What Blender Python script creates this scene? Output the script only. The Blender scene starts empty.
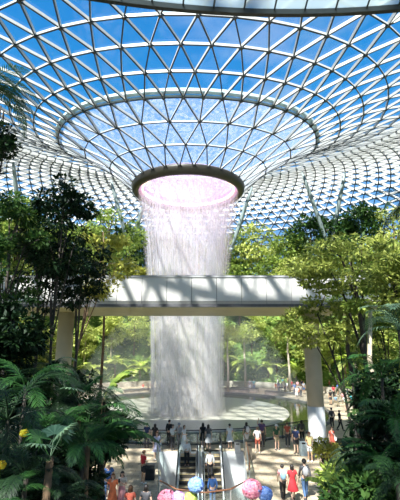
import bpy, bmesh, math, random
from math import sin, cos, pi, radians, sqrt, atan2
from mathutils import Vector, Matrix
C = bpy.context.scene.collection
R = radians
EYE = 7.4
PITCH = R(12.7)
AX, AY = -1.4, 45.0            # axis of the waterfall, roof and pool

def px(x, y, Y):
    """world point whose distance in front of the eye is Y metres and that is seen at x, y of the photo"""
    dx, dv = (x-200)/400, (250-y)/400
    d = Vector((dx, cos(PITCH)-dv*sin(PITCH), sin(PITCH)+dv*cos(PITCH)))
    d *= Y/d.y
    return Vector((d.x, d.y, d.z+EYE))
def ground(x, y, z=0.0):
    dx, dv = (x-200)/400, (250-y)/400
    d = Vector((dx, cos(PITCH)-dv*sin(PITCH), sin(PITCH)+dv*cos(PITCH)))
    d *= (z-EYE)/d.z
    return Vector((d.x, d.y, z))

# ---------------------------------------------------------------- materials
def newmat(name):
    m = bpy.data.materials.new(name); m.use_nodes = True
    nt = m.node_tree; nt.nodes.clear()
    out = nt.nodes.new('ShaderNodeOutputMaterial')
    return m, nt, out
def N(nt, t, **kw):
    n = nt.nodes.new(t)
    for k, v in kw.items(): setattr(n, k, v)
    return n
def mat(name, col, rough=.6, metal=0, vary=.15, scale=6, bump=0, spec=.5, emit=None, estr=0, col2=None):
    m, nt, out = newmat(name)
    b = N(nt, 'ShaderNodeBsdfPrincipled'); nt.links.new(b.outputs[0], out.inputs[0])
    b.inputs['Roughness'].default_value = rough; b.inputs['Metallic'].default_value = metal
    b.inputs['Specular IOR Level'].default_value = spec
    tc = N(nt, 'ShaderNodeTexCoord'); no = N(nt, 'ShaderNodeTexNoise'); no.inputs['Scale'].default_value = scale
    no.inputs['Detail'].default_value = 4
    nt.links.new(tc.outputs['Object'], no.inputs['Vector'])
    mr = N(nt, 'ShaderNodeMapRange'); mr.inputs['From Min'].default_value = .3; mr.inputs['From Max'].default_value = .7
    nt.links.new(no.outputs['Fac'], mr.inputs['Value'])
    mx = N(nt, 'ShaderNodeMix', data_type='RGBA')
    c2 = col2 if col2 else tuple(c*(1-vary) for c in col)
    c1 = col if col2 else tuple(min(1, c*(1+vary)) for c in col)
    mx.inputs[6].default_value = (*c1, 1); mx.inputs[7].default_value = (*c2, 1)
    nt.links.new(mr.outputs[0], mx.inputs[0]); nt.links.new(mx.outputs[2], b.inputs['Base Color'])
    if bump:
        bp = N(nt, 'ShaderNodeBump'); bp.inputs['Strength'].default_value = bump
        nt.links.new(no.outputs['Fac'], bp.inputs['Height']); nt.links.new(bp.outputs[0], b.inputs['Normal'])
    if emit:
        b.inputs['Emission Color'].default_value = (*emit, 1); b.inputs['Emission Strength'].default_value = estr
    return m
def leafmat(name, c1, c2, trans=.35, gloss=.5):
    m, nt, out = newmat(name)
    g = N(nt, 'ShaderNodeNewGeometry')
    mx = N(nt, 'ShaderNodeMix', data_type='RGBA')
    mx.inputs[6].default_value = (*c1, 1); mx.inputs[7].default_value = (*c2, 1)
    nt.links.new(g.outputs['Random Per Island'], mx.inputs[0])
    b = N(nt, 'ShaderNodeBsdfPrincipled'); b.inputs['Roughness'].default_value = gloss
    b.inputs['Specular IOR Level'].default_value = .22
    nt.links.new(mx.outputs[2], b.inputs['Base Color'])
    t = N(nt, 'ShaderNodeBsdfTranslucent'); nt.links.new(mx.outputs[2], t.inputs['Color'])
    ms = N(nt, 'ShaderNodeMixShader'); ms.inputs[0].default_value = trans
    nt.links.new(b.outputs[0], ms.inputs[1]); nt.links.new(t.outputs[0], ms.inputs[2])
    nt.links.new(ms.outputs[0], out.inputs[0])
    return m
def glassmat(name, tint=(.93, .97, 1), refl=.07, milk=0, mottle=False, milkcol=(.95, .96, 1)):
    m, nt, out = newmat(name)
    t = N(nt, 'ShaderNodeBsdfTransparent'); t.inputs[0].default_value = (*tint, 1)
    g = N(nt, 'ShaderNodeBsdfGlossy'); g.inputs['Roughness'].default_value = .05
    ms = N(nt, 'ShaderNodeMixShader'); ms.inputs[0].default_value = refl
    nt.links.new(t.outputs[0], ms.inputs[1]); nt.links.new(g.outputs[0], ms.inputs[2])
    last = ms
    if milk:
        d = N(nt, 'ShaderNodeBsdfDiffuse'); d.inputs[0].default_value = (*milkcol, 1)
        tr = N(nt, 'ShaderNodeBsdfTranslucent'); tr.inputs[0].default_value = (*milkcol, 1)
        m1 = N(nt, 'ShaderNodeMixShader'); m1.inputs[0].default_value = .6
        nt.links.new(d.outputs[0], m1.inputs[1]); nt.links.new(tr.outputs[0], m1.inputs[2])
        m2 = N(nt, 'ShaderNodeMixShader'); m2.inputs[0].default_value = milk
        nt.links.new(ms.outputs[0], m2.inputs[1]); nt.links.new(m1.outputs[0], m2.inputs[2])
        if mottle:
            tc = N(nt, 'ShaderNodeTexCoord'); no = N(nt, 'ShaderNodeTexNoise')
            no.inputs['Scale'].default_value = 2.6; no.inputs['Detail'].default_value = 6; no.inputs['Roughness'].default_value = .75
            nt.links.new(tc.outputs['Object'], no.inputs['Vector'])
            mr = N(nt, 'ShaderNodeMapRange')
            mr.inputs['From Min'].default_value = .38; mr.inputs['From Max'].default_value = .62
            mr.inputs['To Min'].default_value = milk*.35; mr.inputs['To Max'].default_value = milk*1.5
            nt.links.new(no.outputs['Fac'], mr.inputs['Value']); nt.links.new(mr.outputs[0], m2.inputs[0])
        last = m2
    nt.links.new(last.outputs[0], out.inputs[0])
    return m

M = {}
M['steel_white'] = mat('white_painted_steel', (.46, .46, .45), .45, vary=.04)
M['steel_dark'] = mat('dark_steel_flange', (.022, .025, .028), .5, vary=.2)
M['bronze'] = mat('bronze_cladding', (.045, .038, .028), .4, .3)
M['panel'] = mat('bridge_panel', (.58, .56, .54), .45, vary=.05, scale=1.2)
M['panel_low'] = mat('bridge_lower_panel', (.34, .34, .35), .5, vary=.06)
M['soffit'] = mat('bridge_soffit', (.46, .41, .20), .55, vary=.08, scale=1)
M['joint'] = mat('dark_joint', (.08, .08, .09), .7)
M['column'] = mat('column_plaster', (.44, .39, .29), .5, vary=.05, scale=1.5)
M['strut'] = mat('grey_strut_paint', (.20, .25, .25), .5, vary=.1)
M['white'] = mat('white_cladding', (.78, .79, .80), .4, vary=.04)
M['chrome'] = mat('brushed_steel', (.55, .56, .58), .3, .8, vary=.1)
M['rubber'] = mat('black_rubber', (.02, .02, .022), .5)
M['copper'] = mat('brown_handrail', (.22, .10, .055), .4, .3)
M['step'] = mat('escalator_step', (.33, .29, .23), .5, .3, vary=.3, scale=9)
M['riser'] = mat('escalator_riser', (.05, .045, .04), .5, .3)
M['tread_edge'] = mat('yellow_step_edge', (.6, .45, .12), .6)
M['bark'] = mat('brown_bark', (.16, .10, .06), .85, vary=.35, scale=9, bump=.4)
M['bark_pale'] = mat('pale_bark', (.52, .44, .32), .8, vary=.25, scale=8, bump=.3)
M['bark_dark'] = mat('dark_bark', (.045, .035, .028), .85, vary=.35, scale=9, bump=.4)
M['soil'] = mat('planted_soil', (.05, .06, .025), .95, vary=.4, scale=2, bump=.4)
M['slope'] = mat('green_slope', (.10, .17, .03), .95, vary=.5, scale=.8, bump=.4)
M['bench'] = mat('dark_stone_bench', (.10, .10, .09), .6)
M['bench_side'] = mat('pale_stone', (.38, .34, .27), .7, scale=3)
M['leaf_far'] = leafmat('yellow_green_leaf', (.36, .44, .09), (.68, .70, .24), .5)
M['leaf_olive'] = leafmat('olive_leaf', (.13, .19, .035), (.42, .45, .11), .42)
M['leaf_mid'] = leafmat('mid_green_leaf', (.09, .17, .03), (.38, .46, .10), .45)
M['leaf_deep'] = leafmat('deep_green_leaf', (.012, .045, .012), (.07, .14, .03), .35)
M['leaf_dark_shaded'] = leafmat('shaded_dark_green_leaf', (.004, .014, .007), (.016, .042, .013), .2, .5)  # dark green with the shade of backlit foliage put into the colour
M['leaf_lit'] = leafmat('lime_leaf', (.38, .50, .05), (.60, .66, .16), .45)
M['leaf_gold'] = leafmat('olive_gold_leaf', (.24, .27, .05), (.50, .48, .10), .42)
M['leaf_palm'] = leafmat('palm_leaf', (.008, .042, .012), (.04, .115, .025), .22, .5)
M['leaf_silver'] = leafmat('grey_green_leaf', (.06, .12, .07), (.14, .22, .13), .2, .5)
M['glass'] = glassmat('roof_glass', (.90, .96, 1))
M['glass_wet'] = glassmat('wet_roof_glass', (.80, .90, 1), .05, .19, True)
M['glass_rail'] = glassmat('balustrade_glass', (.86, .93, .92), .08, .03)
M['canopy_glass'] = glassmat('canopy_glass', (.70, .78, .80), .12, .35, False, (.75, .82, .85))
M['gutter'] = mat('pale_gutter', (.62, .74, .74), .35, vary=.1, scale=2)

def floor_mat():
    m, nt, out = newmat('stone_paving')
    b = N(nt, 'ShaderNodeBsdfPrincipled'); b.inputs['Roughness'].default_value = .45
    nt.links.new(b.outputs[0], out.inputs[0])
    tc = N(nt, 'ShaderNodeTexCoord')
    br = N(nt, 'ShaderNodeTexBrick'); br.inputs['Scale'].default_value = .8
    br.inputs['Color1'].default_value = (.52, .43, .31, 1); br.inputs['Color2'].default_value = (.42, .34, .245, 1)
    br.inputs['Mortar'].default_value = (.24, .20, .15, 1); br.inputs['Mortar Size'].default_value = .012
    nt.links.new(tc.outputs['Object'], br.inputs['Vector'])
    no = N(nt, 'ShaderNodeTexNoise'); no.inputs['Scale'].default_value = 1.4; no.inputs['Detail'].default_value = 5
    nt.links.new(tc.outputs['Object'], no.inputs['Vector'])
    mr = N(nt, 'ShaderNodeMapRange'); mr.inputs['To Min'].default_value = .78; mr.inputs['To Max'].default_value = 1.15
    nt.links.new(no.outputs['Fac'], mr.inputs['Value'])
    mu = N(nt, 'ShaderNodeVectorMath', operation='SCALE')
    nt.links.new(br.outputs['Color'], mu.inputs[0]); nt.links.new(mr.outputs[0], mu.inputs['Scale'])
    nt.links.new(mu.outputs[0], b.inputs['Base Color'])
    return m
M['floor'] = floor_mat()
def water_mat(name, col, rough, bump, scale, spec=.5):
    m, nt, out = newmat(name)
    b = N(nt, 'ShaderNodeBsdfPrincipled'); b.inputs['Roughness'].default_value = rough
    b.inputs['Base Color'].default_value = (*col, 1); b.inputs['Specular IOR Level'].default_value = spec
    b.inputs['IOR'].default_value = 1.33
    nt.links.new(b.outputs[0], out.inputs[0])
    tc = N(nt, 'ShaderNodeTexCoord'); no = N(nt, 'ShaderNodeTexNoise'); no.inputs['Scale'].default_value = scale
    no.inputs['Detail'].default_value = 3
    nt.links.new(tc.outputs['Object'], no.inputs['Vector'])
    bp = N(nt, 'ShaderNodeBump'); bp.inputs['Strength'].default_value = bump; bp.inputs['Distance'].default_value = .05
    nt.links.new(no.outputs['Fac'], bp.inputs['Height']); nt.links.new(bp.outputs[0], b.inputs['Normal'])
    return m
M['pool'] = water_mat('dark_pool_water', (.035, .05, .012), .06, .25, 2.5, .9)
M['basin'] = water_mat('shallow_basin_water', (.42, .41, .35), .28, .3, 6, .9)
def fall_mat(name, amin, amax, su, sv, tint):
    m, nt, out = newmat(name)
    uv = N(nt, 'ShaderNodeTexCoord'); mp = N(nt, 'ShaderNodeMapping')
    mp.inputs['Scale'].default_value = (su, sv, 1); nt.links.new(uv.outputs['UV'], mp.inputs[0])
    no = N(nt, 'ShaderNodeTexNoise'); no.inputs['Scale'].default_value = 1; no.inputs['Detail'].default_value = 3
    no.inputs['Roughness'].default_value = .7
    nt.links.new(mp.outputs[0], no.inputs['Vector'])
    mr = N(nt, 'ShaderNodeMapRange'); mr.inputs['From Min'].default_value = .38; mr.inputs['From Max'].default_value = .64
    mr.inputs['To Min'].default_value = amin; mr.inputs['To Max'].default_value = amax
    nt.links.new(no.outputs['Fac'], mr.inputs['Value'])
    d = N(nt, 'ShaderNodeBsdfDiffuse'); d.inputs[0].default_value = (*tint, 1)
    tr = N(nt, 'ShaderNodeBsdfTranslucent'); tr.inputs[0].default_value = (*tint, 1)
    m1 = N(nt, 'ShaderNodeMixShader'); m1.inputs[0].default_value = .42
    nt.links.new(d.outputs[0], m1.inputs[1]); nt.links.new(tr.outputs[0], m1.inputs[2])
    t = N(nt, 'ShaderNodeBsdfTransparent')
    m2 = N(nt, 'ShaderNodeMixShader')
    nt.links.new(mr.outputs[0], m2.inputs[0]); nt.links.new(t.outputs[0], m2.inputs[1]); nt.links.new(m1.outputs[0], m2.inputs[2])
    nt.links.new(m2.outputs[0], out.inputs[0])
    return m
M['fall'] = fall_mat('falling_water', .03, .30, 60, 5, (.95, .88, .85))
M['fall2'] = fall_mat('inner_falling_water', .0, .20, 70, 7, (.95, .90, .87))
M['strand'] = glassmat('water_strand', (1, 1, 1), .1, .40)
def vol_mat(name, dens, col=(1, 1, 1)):
    m, nt, out = newmat(name)
    v = N(nt, 'ShaderNodeVolumeScatter'); v.inputs['Density'].default_value = dens; v.inputs['Color'].default_value = (*col, 1)
    nt.links.new(v.outputs[0], out.inputs['Volume'])
    return m
M['mist'] = vol_mat('water_mist', .014)
M['lip'] = mat('lilac_rim_lining_led_glow', (.38, .26, .44), .5, vary=.05, emit=(.85, .50, .95), estr=.12)  # lilac lining; its emission stands in for LED light falling on it
M['lens'] = glassmat('lilac_water_lens', (.85, .75, .95), .05, .55, True, (.66, .52, .80))
M['lamp_warm'] = mat('warm_rim_lights', (1, .8, .6), .4, emit=(1, .62, .42), estr=1.5)
M['facade'] = mat('brown_facade', (.30, .18, .12), .8, vary=.3, scale=1.5)
M['facade_glass'] = mat('shop_window', (.45, .40, .38), .3, vary=.3, scale=.8)
M['sign_pink'] = mat('lit_pink_sign', (.9, .3, .4), .5, emit=(1, .25, .4), estr=1.2)

# ---------------------------------------------------------------- mesh helpers
class MB:
    def __init__(s): s.v = []; s.f = []; s.mi = []; s.uv = None
    def add(s, vs, fs, mi=0):
        o = len(s.v); s.v += [tuple(v) for v in vs]
        for f in fs: s.f.append(tuple(i+o for i in f)); s.mi.append(mi)
    def box(s, c, d, mi=0, rz=0):
        c = Vector(c); x, y, z = d[0]/2, d[1]/2, d[2]/2
        m = Matrix.Rotation(rz, 3, 'Z')
        vs = [c+m@Vector((a*x, b*y, e*z)) for a in (-1, 1) for b in (-1, 1) for e in (-1, 1)]
        s.add(vs, [(0, 1, 3, 2), (4, 6, 7, 5), (0, 4, 5, 1), (2, 3, 7, 6), (0, 2, 6, 4), (1, 5, 7, 3)], mi)
    def tube(s, pts, rad, n=8, mi=0, cap=True):
        pts = [Vector(p) for p in pts]; k = len(pts)
        rad = rad if isinstance(rad, (list, tuple)) else [rad]*k
        vs = []; fs = []
        up = None
        for i, p in enumerate(pts):
            t = (pts[min(i+1, k-1)]-pts[max(i-1, 0)]).normalized()
            if up is None: up = Vector((1, 0, 0)) if abs(t.x) < .8 else Vector((0, 1, 0))
            u = (up-t*up.dot(t)).normalized(); w = t.cross(u); up = u
            for j in range(n):
                a = 2*pi*j/n; vs.append(p+(u*cos(a)+w*sin(a))*rad[i])
        for i in range(k-1):
            for j in range(n):
                fs.append((i*n+j, i*n+(j+1) % n, (i+1)*n+(j+1) % n, (i+1)*n+j))
        if cap: fs.append(tuple(range(n-1, -1, -1))); fs.append(tuple((k-1)*n+j for j in range(n)))
        s.add(vs, fs, mi)
    def ball(s, c, r, n=10, m=6, mi=0):
        c = Vector(c); r = r if isinstance(r, (list, tuple)) else (r, r, r)
        vs = [c+Vector((0, 0, -r[2]))]; fs = []
        for i in range(1, m):
            a = -pi/2+pi*i/m
            for j in range(n):
                b = 2*pi*j/n; vs.append(c+Vector((r[0]*cos(a)*cos(b), r[1]*cos(a)*sin(b), r[2]*sin(a))))
        vs.append(c+Vector((0, 0, r[2])))
        for j in range(n): fs.append((0, 1+(j+1) % n, 1+j))
        for i in range(m-2):
            for j in range(n):
                a = 1+i*n; fs.append((a+j, a+(j+1) % n, a+n+(j+1) % n, a+n+j))
        a = 1+(m-2)*n
        for j in range(n): fs.append((a+j, a+(j+1) % n, len(vs)-1))
        s.add(vs, fs, mi)
    def lathe(s, c, prof, n=48, a0=0, a1=2*pi, mi=0, closed=False):
        c = Vector(c); full = abs(a1-a0-2*pi) < 1e-6
        cols = n if full else n+1; k = len(prof); vs = []; fs = []
        for j in range(cols):
            a = a0+(a1-a0)*j/n
            for (r, z) in prof: vs.append(c+Vector((r*cos(a), r*sin(a), z)))
        for j in range(n):
            q = (j+1) % cols
            for i in range(k-1 if not closed else k):
                ii = (i+1) % k
                fs.append((j*k+i, q*k+i, q*k+ii, j*k+ii))
        if closed and not full:
            fs.append(tuple(range(k-1, -1, -1))); fs.append(tuple((cols-1)*k+i for i in range(k)))
        s.add(vs, fs, mi)
    def build(s, name, mats, parent=None, smooth=False):
        me = bpy.data.meshes.new(name); me.from_pydata(s.v, [], s.f)
        for m in (mats if isinstance(mats, (list, tuple)) else [mats]): me.materials.append(m)
        me.polygons.foreach_set('material_index', s.mi)
        if smooth: me.polygons.foreach_set('use_smooth', [True]*len(me.polygons))
        me.update()
        return link(name, me, parent)
def link(name, me, parent=None):
    o = bpy.data.objects.new(name, me); C.objects.link(o)
    if parent is not None: o.parent = parent
    return o
def tag(o, label=None, cat=None, group=None, kind=None):
    if label: o['label'] = label
    if cat: o['category'] = cat
    if group: o['group'] = group
    if kind: o['kind'] = kind
    return o
def empty(name, loc, rz=0, label=None, cat=None, group=None, kind=None):
    o = bpy.data.objects.new(name, None); C.objects.link(o)
    o.location = loc; o.rotation_euler = (0, 0, rz); o.empty_display_size = .2
    return tag(o, label, cat, group, kind)
def fixn(o):
    bm = bmesh.new(); bm.from_mesh(o.data); bmesh.ops.recalc_face_normals(bm, faces=bm.faces); bm.to_mesh(o.data); bm.free()
    return o

# ---------------------------------------------------------------- camera, light, sky
cam = bpy.data.cameras.new('camera'); co = bpy.data.objects.new('camera', cam); C.objects.link(co)
co.location = (0, 0, EYE); co.rotation_euler = (pi/2+PITCH, 0, 0)
cam.sensor_fit = 'HORIZONTAL'; cam.sensor_width = 36; cam.lens = 36.0; cam.clip_end = 2000
bpy.context.scene.camera = co
SUN = Vector((.40, .84, -1.25)).normalized()
sl = bpy.data.lights.new('sun', 'SUN'); sl.energy = 10; sl.angle = R(.9); sl.color = (1, .95, .86)
so = bpy.data.objects.new('sun', sl); C.objects.link(so); so.location = (-20, -40, 80)
so.rotation_euler = SUN.to_track_quat('-Z', 'Y').to_euler()
w = bpy.data.worlds.new('sky'); bpy.context.scene.world = w; w.use_nodes = True
nt = w.node_tree; nt.nodes.clear()
out = N(nt, 'ShaderNodeOutputWorld'); bg = N(nt, 'ShaderNodeBackground'); nt.links.new(bg.outputs[0], out.inputs[0])
tc = N(nt, 'ShaderNodeTexCoord'); sx = N(nt, 'ShaderNodeSeparateXYZ'); nt.links.new(tc.outputs['Generated'], sx.inputs[0])
cr = N(nt, 'ShaderNodeValToRGB'); nt.links.new(sx.outputs['Z'], cr.inputs[0])
e = cr.color_ramp.elements
e[0].position = 0; e[0].color = (.42, .60, .78, 1); e[1].position = .75; e[1].color = (.020, .23, .64, 1)
x_ = cr.color_ramp.elements.new(.30); x_.color = (.16, .42, .80, 1)
x_ = cr.color_ramp.elements.new(.52); x_.color = (.030, .30, .72, 1)
no = N(nt, 'ShaderNodeTexNoise'); no.inputs['Scale'].default_value = 3.2; no.inputs['Detail'].default_value = 6
mp = N(nt, 'ShaderNodeMapping'); mp.inputs['Scale'].default_value = (1, 1, 2.2); mp.inputs['Location'].default_value = (3.1, 1, 0)
nt.links.new(tc.outputs['Generated'], mp.inputs[0]); nt.links.new(mp.outputs[0], no.inputs['Vector'])
mr = N(nt, 'ShaderNodeMapRange'); mr.inputs['From Min'].default_value = .52; mr.inputs['From Max'].default_value = .80; mr.inputs['To Max'].default_value = .55
nt.links.new(no.outputs['Fac'], mr.inputs['Value'])
mx = N(nt, 'ShaderNodeMix', data_type='RGBA'); mx.inputs[7].default_value = (.85, .90, .95, 1)
nt.links.new(mr.outputs[0], mx.inputs[0]); nt.links.new(cr.outputs[0], mx.inputs[6]); nt.links.new(mx.outputs[2], bg.inputs[0])
bg.inputs[1].default_value = .70
vs = bpy.context.scene.view_settings
vs.view_transform = 'Standard'; vs.look = 'None'; vs.gamma = 1; vs.exposure = 0.78; vs.use_curve_mapping = False
bpy.context.scene.cycles.transparent_max_bounces = 40

# ---------------------------------------------------------------- roof
PR = [(6.5, 17.7, 0), (9.2, 19.5, .8), (12.1, 21.0, 1.5), (14.9, 22.1, 1.9), (17.5, 23.1, 2.4), (19.9, 24.0, 2.8), (22.3, 24.8, 3.3),
      (24.8, 25.5, 3.6), (27.4, 26.1, 3.8)]
OUT = [(27.4, 26.1), (32, 27.0), (37, 27.3), (42, 26.9), (47, 25.4), (51.5, 22.7), (55, 18.8), (57.6, 14), (59.2, 8.5), (60, 2.5), (60.3, -3), (60.4, -7.4)]
def resample(P, step):
    L = [0]
    for a, b in zip(P, P[1:]): L.append(L[-1]+sqrt((a[0]-b[0])**2+(a[1]-b[1])**2))
    n = round(L[-1]/step); res = []
    for k in range(1, n+1):
        t = L[-1]*k/n; i = max(j for j in range(len(L)-1) if L[j] <= t+1e-9)
        u = (t-L[i])/(L[i+1]-L[i]); res.append((P[i][0]+(P[i+1][0]-P[i][0])*u, P[i][1]+(P[i+1][1]-P[i][1])*u))
    return res
rings = []
for i, (r, z, d) in enumerate(PR): rings.append((r, z, d, 28 if i < 3 else 56 if i < 8 else 112))
for (r, z) in resample(OUT, 1.9): rings.append((r, z, 3.8*(z+7.4)/33.5, 112))
def roofpt(r, z, d, a):
    f = max(0, -sin(a))**2
    u = min(1, max(0, (sin(a)+.25)/1.0)); u = u*u*(3-2*u)
    k = min(1, max(0, (r-6.5)/14)); k = k*(2-k)
    if r > 27: k *= max(0, (z+7.4)/33.5)
    return Vector((AX+r*cos(a), AY+r*sin(a), EYE+z-d*f+3.6*u*k))
nodes = []; edges = []; tris = []; ringstart = []
off = 0.0
for i, (r, z, d, n) in enumerate(rings):
    ringstart.append(len(nodes))
    # half-step stagger between rings of equal count; where the count doubles, keep nodes aligned
    if i == 0: off = .5
    elif n == rings[i-1][3]: off = (off+.5) % 1
    else: off = (off*2) % 1
    rr = rings[i]
    for j in range(n):
        a = -pi/2+2*pi*(j+off)/n
        nodes.append((roofpt(r, z, d, a), a, i))
    rings[i] = (r, z, d, n, off)
for i in range(len(rings)):
    n = rings[i][3]; s0 = ringstart[i]
    for j in range(n): edges.append((s0+j, s0+(j+1) % n))
    if i+1 < len(rings):
        n2 = rings[i+1][3]; s1 = ringstart[i+1]; o1 = rings[i][4]; o2 = rings[i+1][4]
        if n2 == n:
            for j in range(n):
                if o1 < o2: a, b = (j-1) % n, j          # outer nodes either side
                else: a, b = j, (j+1) % n
                edges.append((s0+j, s1+a)); edges.append((s0+j, s1+b))
                tris.append((s0+j, s1+a, s1+b))
                tris.append((s0+j, s1+b, s0+(j+1) % n))
        else:
            for j in range(n):
                k = round(2*(j+o1)-o2) % n2
                for q in (-1, 0, 1): edges.append((s0+j, s1+(k+q) % n2))
                tris.append((s0+j, s1+(k-1) % n2, s1+k)); tris.append((s0+j, s1+k, s1+(k+1) % n2))
                tris.append((s0+j, s1+(k+1) % n2, s0+(j+1) % n))
nrm = [Vector((0, 0, 0)) for _ in nodes]
for t in tris:
    a, b, c = [nodes[k][0] for k in t]
    n_ = (b-a).cross(c-a)
    ctr = Vector((AX, AY, 0)); m_ = (a+b+c)/3
    inner = Vector((0, 0, 5))+ctr+(m_-ctr)*Vector((1,1,0)).length*0
    rad = Vector((m_.x-AX, m_.y-AY, 0)).normalized()
    refp = Vector((AX, AY, 0))+rad*36+Vector((0, 0, EYE+5))   # point inside the ring-shaped hall
    if n_.dot(refp-m_) < 0: n_ = -n_
    for k in t: nrm[k] += n_
nrm = [v.normalized() for v in nrm]
beam = MB()
for a, b in edges:
    p, q = nodes[a][0], nodes[b][0]; n_ = (nrm[a]+nrm[b]).normalized(); fw = 1.25 if max(nodes[a][2], nodes[b][2]) < 8 else .8
    ri = max(nodes[a][2], nodes[b][2])
    wd, dp = (.042, .28) if ri > 2 else (.042, .18)
    if ri > 8: wd, dp = .075, .62
    t = (q-p).normalized(); s_ = t.cross(n_).normalized()*wd
    vs_ = [p-s_, p+s_, q+s_, q-s_, p-s_+n_*dp, p+s_+n_*dp, q+s_+n_*dp, q-s_+n_*dp, p-s_*fw+n_*(dp+.02), p+s_*fw+n_*(dp+.02), q+s_*fw+n_*(dp+.02), q-s_*fw+n_*(dp+.02), p-s_*fw+n_*(dp-.03), p+s_*fw+n_*(dp-.03), q+s_*fw+n_*(dp-.03), q-s_*fw+n_*(dp-.03)]
    o = len(beam.v); beam.v += [tuple(v) for v in vs_]
    for f, mi in (((0, 4, 7, 3), 0), ((1, 2, 6, 5), 0), ((8, 9, 10, 11), 1), ((8, 12, 15, 11), 1), ((9, 13, 14, 10), 1), ((0, 3, 2, 1), 0)):
        beam.f.append(tuple(k+o for k in f)); beam.mi.append(mi)
for k, (p, a, i) in enumerate(nodes):
    n_ = nrm[k]; d0 = (.14 if i < 3 else .26) if i <= 8 else .58
    beam.tube([p+n_*d0, p+n_*(d0+.12)], .12 if i < 3 else .15 if i <= 8 else .2, 6, 1)
ceil = beam.build('ceiling', [M['steel_white'], M['steel_dark']])
tag(ceil, 'white steel triangular lattice roof curving down to the round opening', 'roof', kind='structure')
gl = MB()
for t in tris:
    gl.add([nodes[k][0] for k in t], [(0, 1, 2)], 1 if max(nodes[k][2] for k in t) <= 3 else 0)
g = gl.build('glazing', [M['glass'], M['glass_wet']], ceil); g['label'] = 'clear and wet roof glass'
# pale gutter ring above the fourth ring
gt = MB()
vs_ = []; n = 168
for j in range(n):
    a = 2*pi*j/n
    for (dr, dz) in ((-.02, .12), (.42, .16), (.42, .42), (-.02, .38)):
        p = roofpt(14.9+dr, 22.1, 1.9, a); p.z += dz; vs_.append(p)
fs_ = []
for j in range(n):
    q = (j+1) % n
    for i in range(4): fs_.append((j*4+i, q*4+i, q*4+(i+1) % 4, j*4+(i+1) % 4))
gt.add(vs_, fs_)
gt.build('gutter_ring', M['gutter'], ceil)

# rim of the round opening
rim = empty('oculus_rim', (AX, AY, EYE+17.1), 0, 'dark bronze ring around the round roof opening where the water falls', 'ring')
b = MB(); b.lathe((0, 0, 0), [(6.6, .75), (6.72, .55), (6.6, .05), (6.3, -.25), (5.95, -.25), (5.85, -.1), (5.9, .75)], 96, closed=True)
b.build('ring_cladding', M['bronze'], rim, True)
b = MB(); b.lathe((0, 0, 0), [(5.84, -.05), (5.7, .7), (5.65, 1.2), (5.75, 1.2), (5.8, .8), (5.9, .0)], 96, closed=True)
b.build('spill_lip', M['lip'], rim, True)
b = MB(); b.lathe((0, 0, 0), [(.01, 1.5), (3, 1.45), (5.8, 1.2)], 64); b.build('water_lens', M['lens'], rim, True)
b = MB()
for j in range(72):
    a = 2*pi*j/72; b.box((5.4*cos(a), 5.4*sin(a), .35), (.2, .38, .34), 0, a)
b.build('rim_lights', M['lamp_warm'], rim)
for k in range(3):
    a = 2*pi*k/3+.5
    L = bpy.data.lights.new('rim_glow', 'POINT'); L.energy = 32; L.color = (1, .50, .85); L.shadow_soft_size = .4
    lo = bpy.data.objects.new('rim_glow', L); C.objects.link(lo); lo.location = (AX+1.2*cos(a), AY+1.2*sin(a), EYE+14.8)

# ---------------------------------------------------------------- waterfall
def curtain(name, k, m, parent, n=120):
    prof = [(5.8, 24.9), (5.7, 23), (5.45, 21.5), (5.1, 19), (4.8, 16.5), (4.5, 14), (4.2, 11), (4.0, 8), (3.9, 5), (3.95, 2), (4.05, .0)]
    me = bpy.data.meshes.new(name); vs = []; fs = []; uvs = []
    K = len(prof)
    for j in range(n+1):
        a = 2*pi*j/n
        for (r, z) in prof:
            rr = r*k; vs.append((rr*cos(a), rr*sin(a), z)); uvs.append((4*j/n, z*.25))
    for j in range(n):
        for i in range(K-1): fs.append((j*K+i, (j+1)*K+i, (j+1)*K+i+1, j*K+i+1))
    me.from_pydata(vs, [], fs); u = me.uv_layers.new(name='UVMap')
    for p in me.polygons:
        p.use_smooth = True
        for li in p.loop_indices: u.data[li].uv = uvs[me.loops[li].vertex_index]
    me.materials.append(m)
    return link(name, me, parent)
wf = empty('waterfall', (AX, AY, .0), 0, 'tall white waterfall pouring from the roof opening down to the round basin', 'waterfall')
for k_ in (1.0, .94): curtain('water_curtain', k_, M['fall'], wf)
for k_ in (1.03, .86, .72): curtain('fine_spray', k_, M['fall2'], wf)
random.seed(5); b = MB()
for k in range(420):
    a = random.uniform(0, 2*pi); q = random.uniform(.55, 1.02)
    prof = [(5.65, 24.5), (5.15, 21.5), (4.55, 16.5), (4.1, 11.5), (3.85, 6), (3.75, .05)]
    i0 = random.choice([0, 0, 0, 1, 2]); pts = [(r*q*cos(a), r*q*sin(a), z) for r, z in prof[i0:]]
    b.tube(pts, random.uniform(.010, .022), 4)
tag(b.build('water_strands', M['strand'], wf), kind='stuff')
b = MB(); b.lathe((0, 0, 0), [(.01, .02), (9.5, .02), (12.5, 1.0), (12, 3), (10.5, 5.5), (8.6, 8), (6.6, 10.5), (4.8, 13), (.01, 14)], 48)
mi_ = b.build('mist', M['mist'], wf, True); mi_['label'] = 'white mist around the foot of the falling water'

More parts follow.
